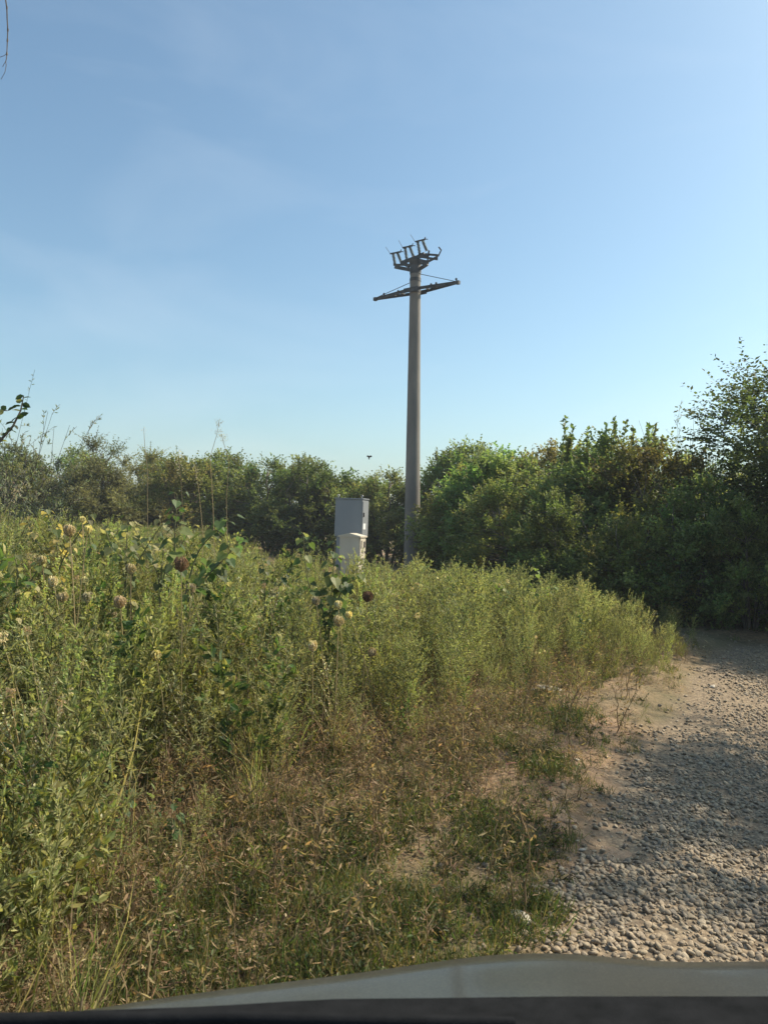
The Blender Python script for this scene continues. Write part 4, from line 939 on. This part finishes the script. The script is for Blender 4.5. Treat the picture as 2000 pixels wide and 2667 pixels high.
# cowl and dashboard top, black
mb = MB(); rows = []
for x in np.linspace(-.62, 1.46, 40):
    base_l = [(.80, 2606), (.79, 2604)]
    
    xc = min(max(x, -.5), .45); pxx = 1000 + xc / .815 * 2005; zc_ = float(at(pxx, 2603 + 24 * float(sstep(1000, 450, pxx)) + 14 * float(sstep(600, 0, pxx)) - 6 * float(sstep(1000, 1600, pxx)), .815).z) - .25 * (x - xc) ** 2
    yq = .815
    rows.append([(x, yq + .03, zc_ - .06), (x, yq + .02, zc_ - .012), (x, yq, zc_), (x, yq - .10, zc_ + .008), (x, yq - .2, zc_ + .03), (x, yq - .22, zc_ + .0), (x, yq - .22, zc_ - .2)])
V = np.array(rows) - [CX, -.6, 0]; nr, nc = V.shape[:2]; ii = (np.arange(nr - 1)[:, None] * nc + np.arange(nc - 1)[None]).ravel()
mb.add(V.reshape(-1, 3), np.stack([ii, ii + nc, ii + nc + 1, ii + 1], -1), (.1,) * 3)
cowl = mb.build('cowl', M_blackp, car_, True)
# wiper arm
mb = MB(); wz = lambda px, py, Yd: np.array(at(px, py, Yd)) - np.array([CX, -.6, 0])
mb.tube([wz(-300, 2668, .70), wz(180, 2656, .70), wz(620, 2652, .70), wz(1000, 2662, .70), wz(1340, 2668, .70)], .006, 6, (.1,) * 3, cap=True); mb.build('wiper', M_blackp, car_, True)
# fenders, bumper, lamps, wheels
def plate(name, pts, mat, th, parent=car_):
    m2 = MB(); pts = np.array(pts, float); k, l = pts.shape[:2]; ii = (np.arange(k - 1)[:, None] * l + np.arange(l - 1)[None]).ravel()
    m2.add(pts.reshape(-1, 3), np.stack([ii, ii + l, ii + l + 1, ii + 1], -1), (.1,) * 3); o = m2.build(name, mat, parent, True)
    md = o.modifiers.new('solid', 'SOLIDIFY'); md.thickness = th; md.offset = 0; return o
for s_ in (-1, 1):
    rowsF = []
    for yy in np.linspace(1.35, 2.15, 20):
        arch = max(0, .36 ** 2 - (yy - 1.72) ** 2) ** .5 + .33 if abs(yy - 1.72) < .36 else .30
        ztop = .76 - .30 * sstep(1.35, 2.2, yy)
        rowsF.append([(s_ * (.89 + .03 * math.sin(u_ * 3)), yy, arch + (ztop - arch) * u_) for u_ in np.linspace(0, 1, 8)])
    plate('fender', rowsF, M_paint, .012)
    w_ = MB(); c_ = np.array([s_ * .80, 1.72, .32]); w_.tube([c_ + [-.10, 0, 0], c_ + [-.085, 0, 0], c_ + [.085, 0, 0], c_ + [.10, 0, 0]], np.array([.27, .32, .32, .27]), 32, (.1,) * 3); wh = w_.build('wheel', M_rubber, car_, True)
    w_ = MB(); w_.tube([c_ + [-.07, 0, 0], c_ + [.07, 0, 0]], .272, 32, (.1,) * 3, cap=True); w_.build('rim', M_rim, wh)
    l_ = MB(); l_.tube([(s_ * .66, 2.0, .42), (s_ * .66, 2.08, .42)], np.array([.10, .08]), 20, (.1,) * 3, cap=True); l_.build('headlight', M_lens, car_)
plate('bumper', [[(x, 2.18 + .06 * (1 - (x / .9) ** 2) + .04 * math.sin(u_ * 3), .20 + .24 * u_) for u_ in np.linspace(0, 1, 8)] for x in np.linspace(-.9, .9, 20)], M_paint, .02)
plate('grille', [[(x, 2.17 + .05 * (1 - (x / .9) ** 2) - .1 * u_, .45 + .10 * u_) for u_ in np.linspace(0, 1, 4)] for x in np.linspace(-.48, .48, 14)], M_blackp, .02)

# ------------------------------------------------------------ thin added haze
bm = bmesh.new(); bmesh.ops.create_cube(bm, size=1); bm.verts.ensure_lookup_table()
for v in bm.verts: v.co = Vector((v.co.x * 2400, v.co.y * 2400 + 500, v.co.z * 26 + 8))
me = bpy.data.meshes.new('veil'); bm.to_mesh(me); bm.free(); hz = bpy.data.objects.new('veil', me); C.objects.link(hz)
mh = bpy.data.materials.new('veil'); mh.use_nodes = True; hn = mh.node_tree; hn.nodes.clear()
ho = hn.nodes.new('ShaderNodeOutputMaterial'); pv = hn.nodes.new('ShaderNodeVolumePrincipled')
pv.inputs['Color'].default_value = (.86, .92, 1, 1); pv.inputs['Density'].default_value = .0013; pv.inputs['Anisotropy'].default_value = 0  # volume added to lift the dark tones, stands in for windscreen glare
hn.links.new(pv.outputs[0], ho.inputs['Volume']); me.materials.append(mh)
tag(hz, 'thin pale haze added to lift dark tones like glare on the windscreen', 'veil', kind='stuff')
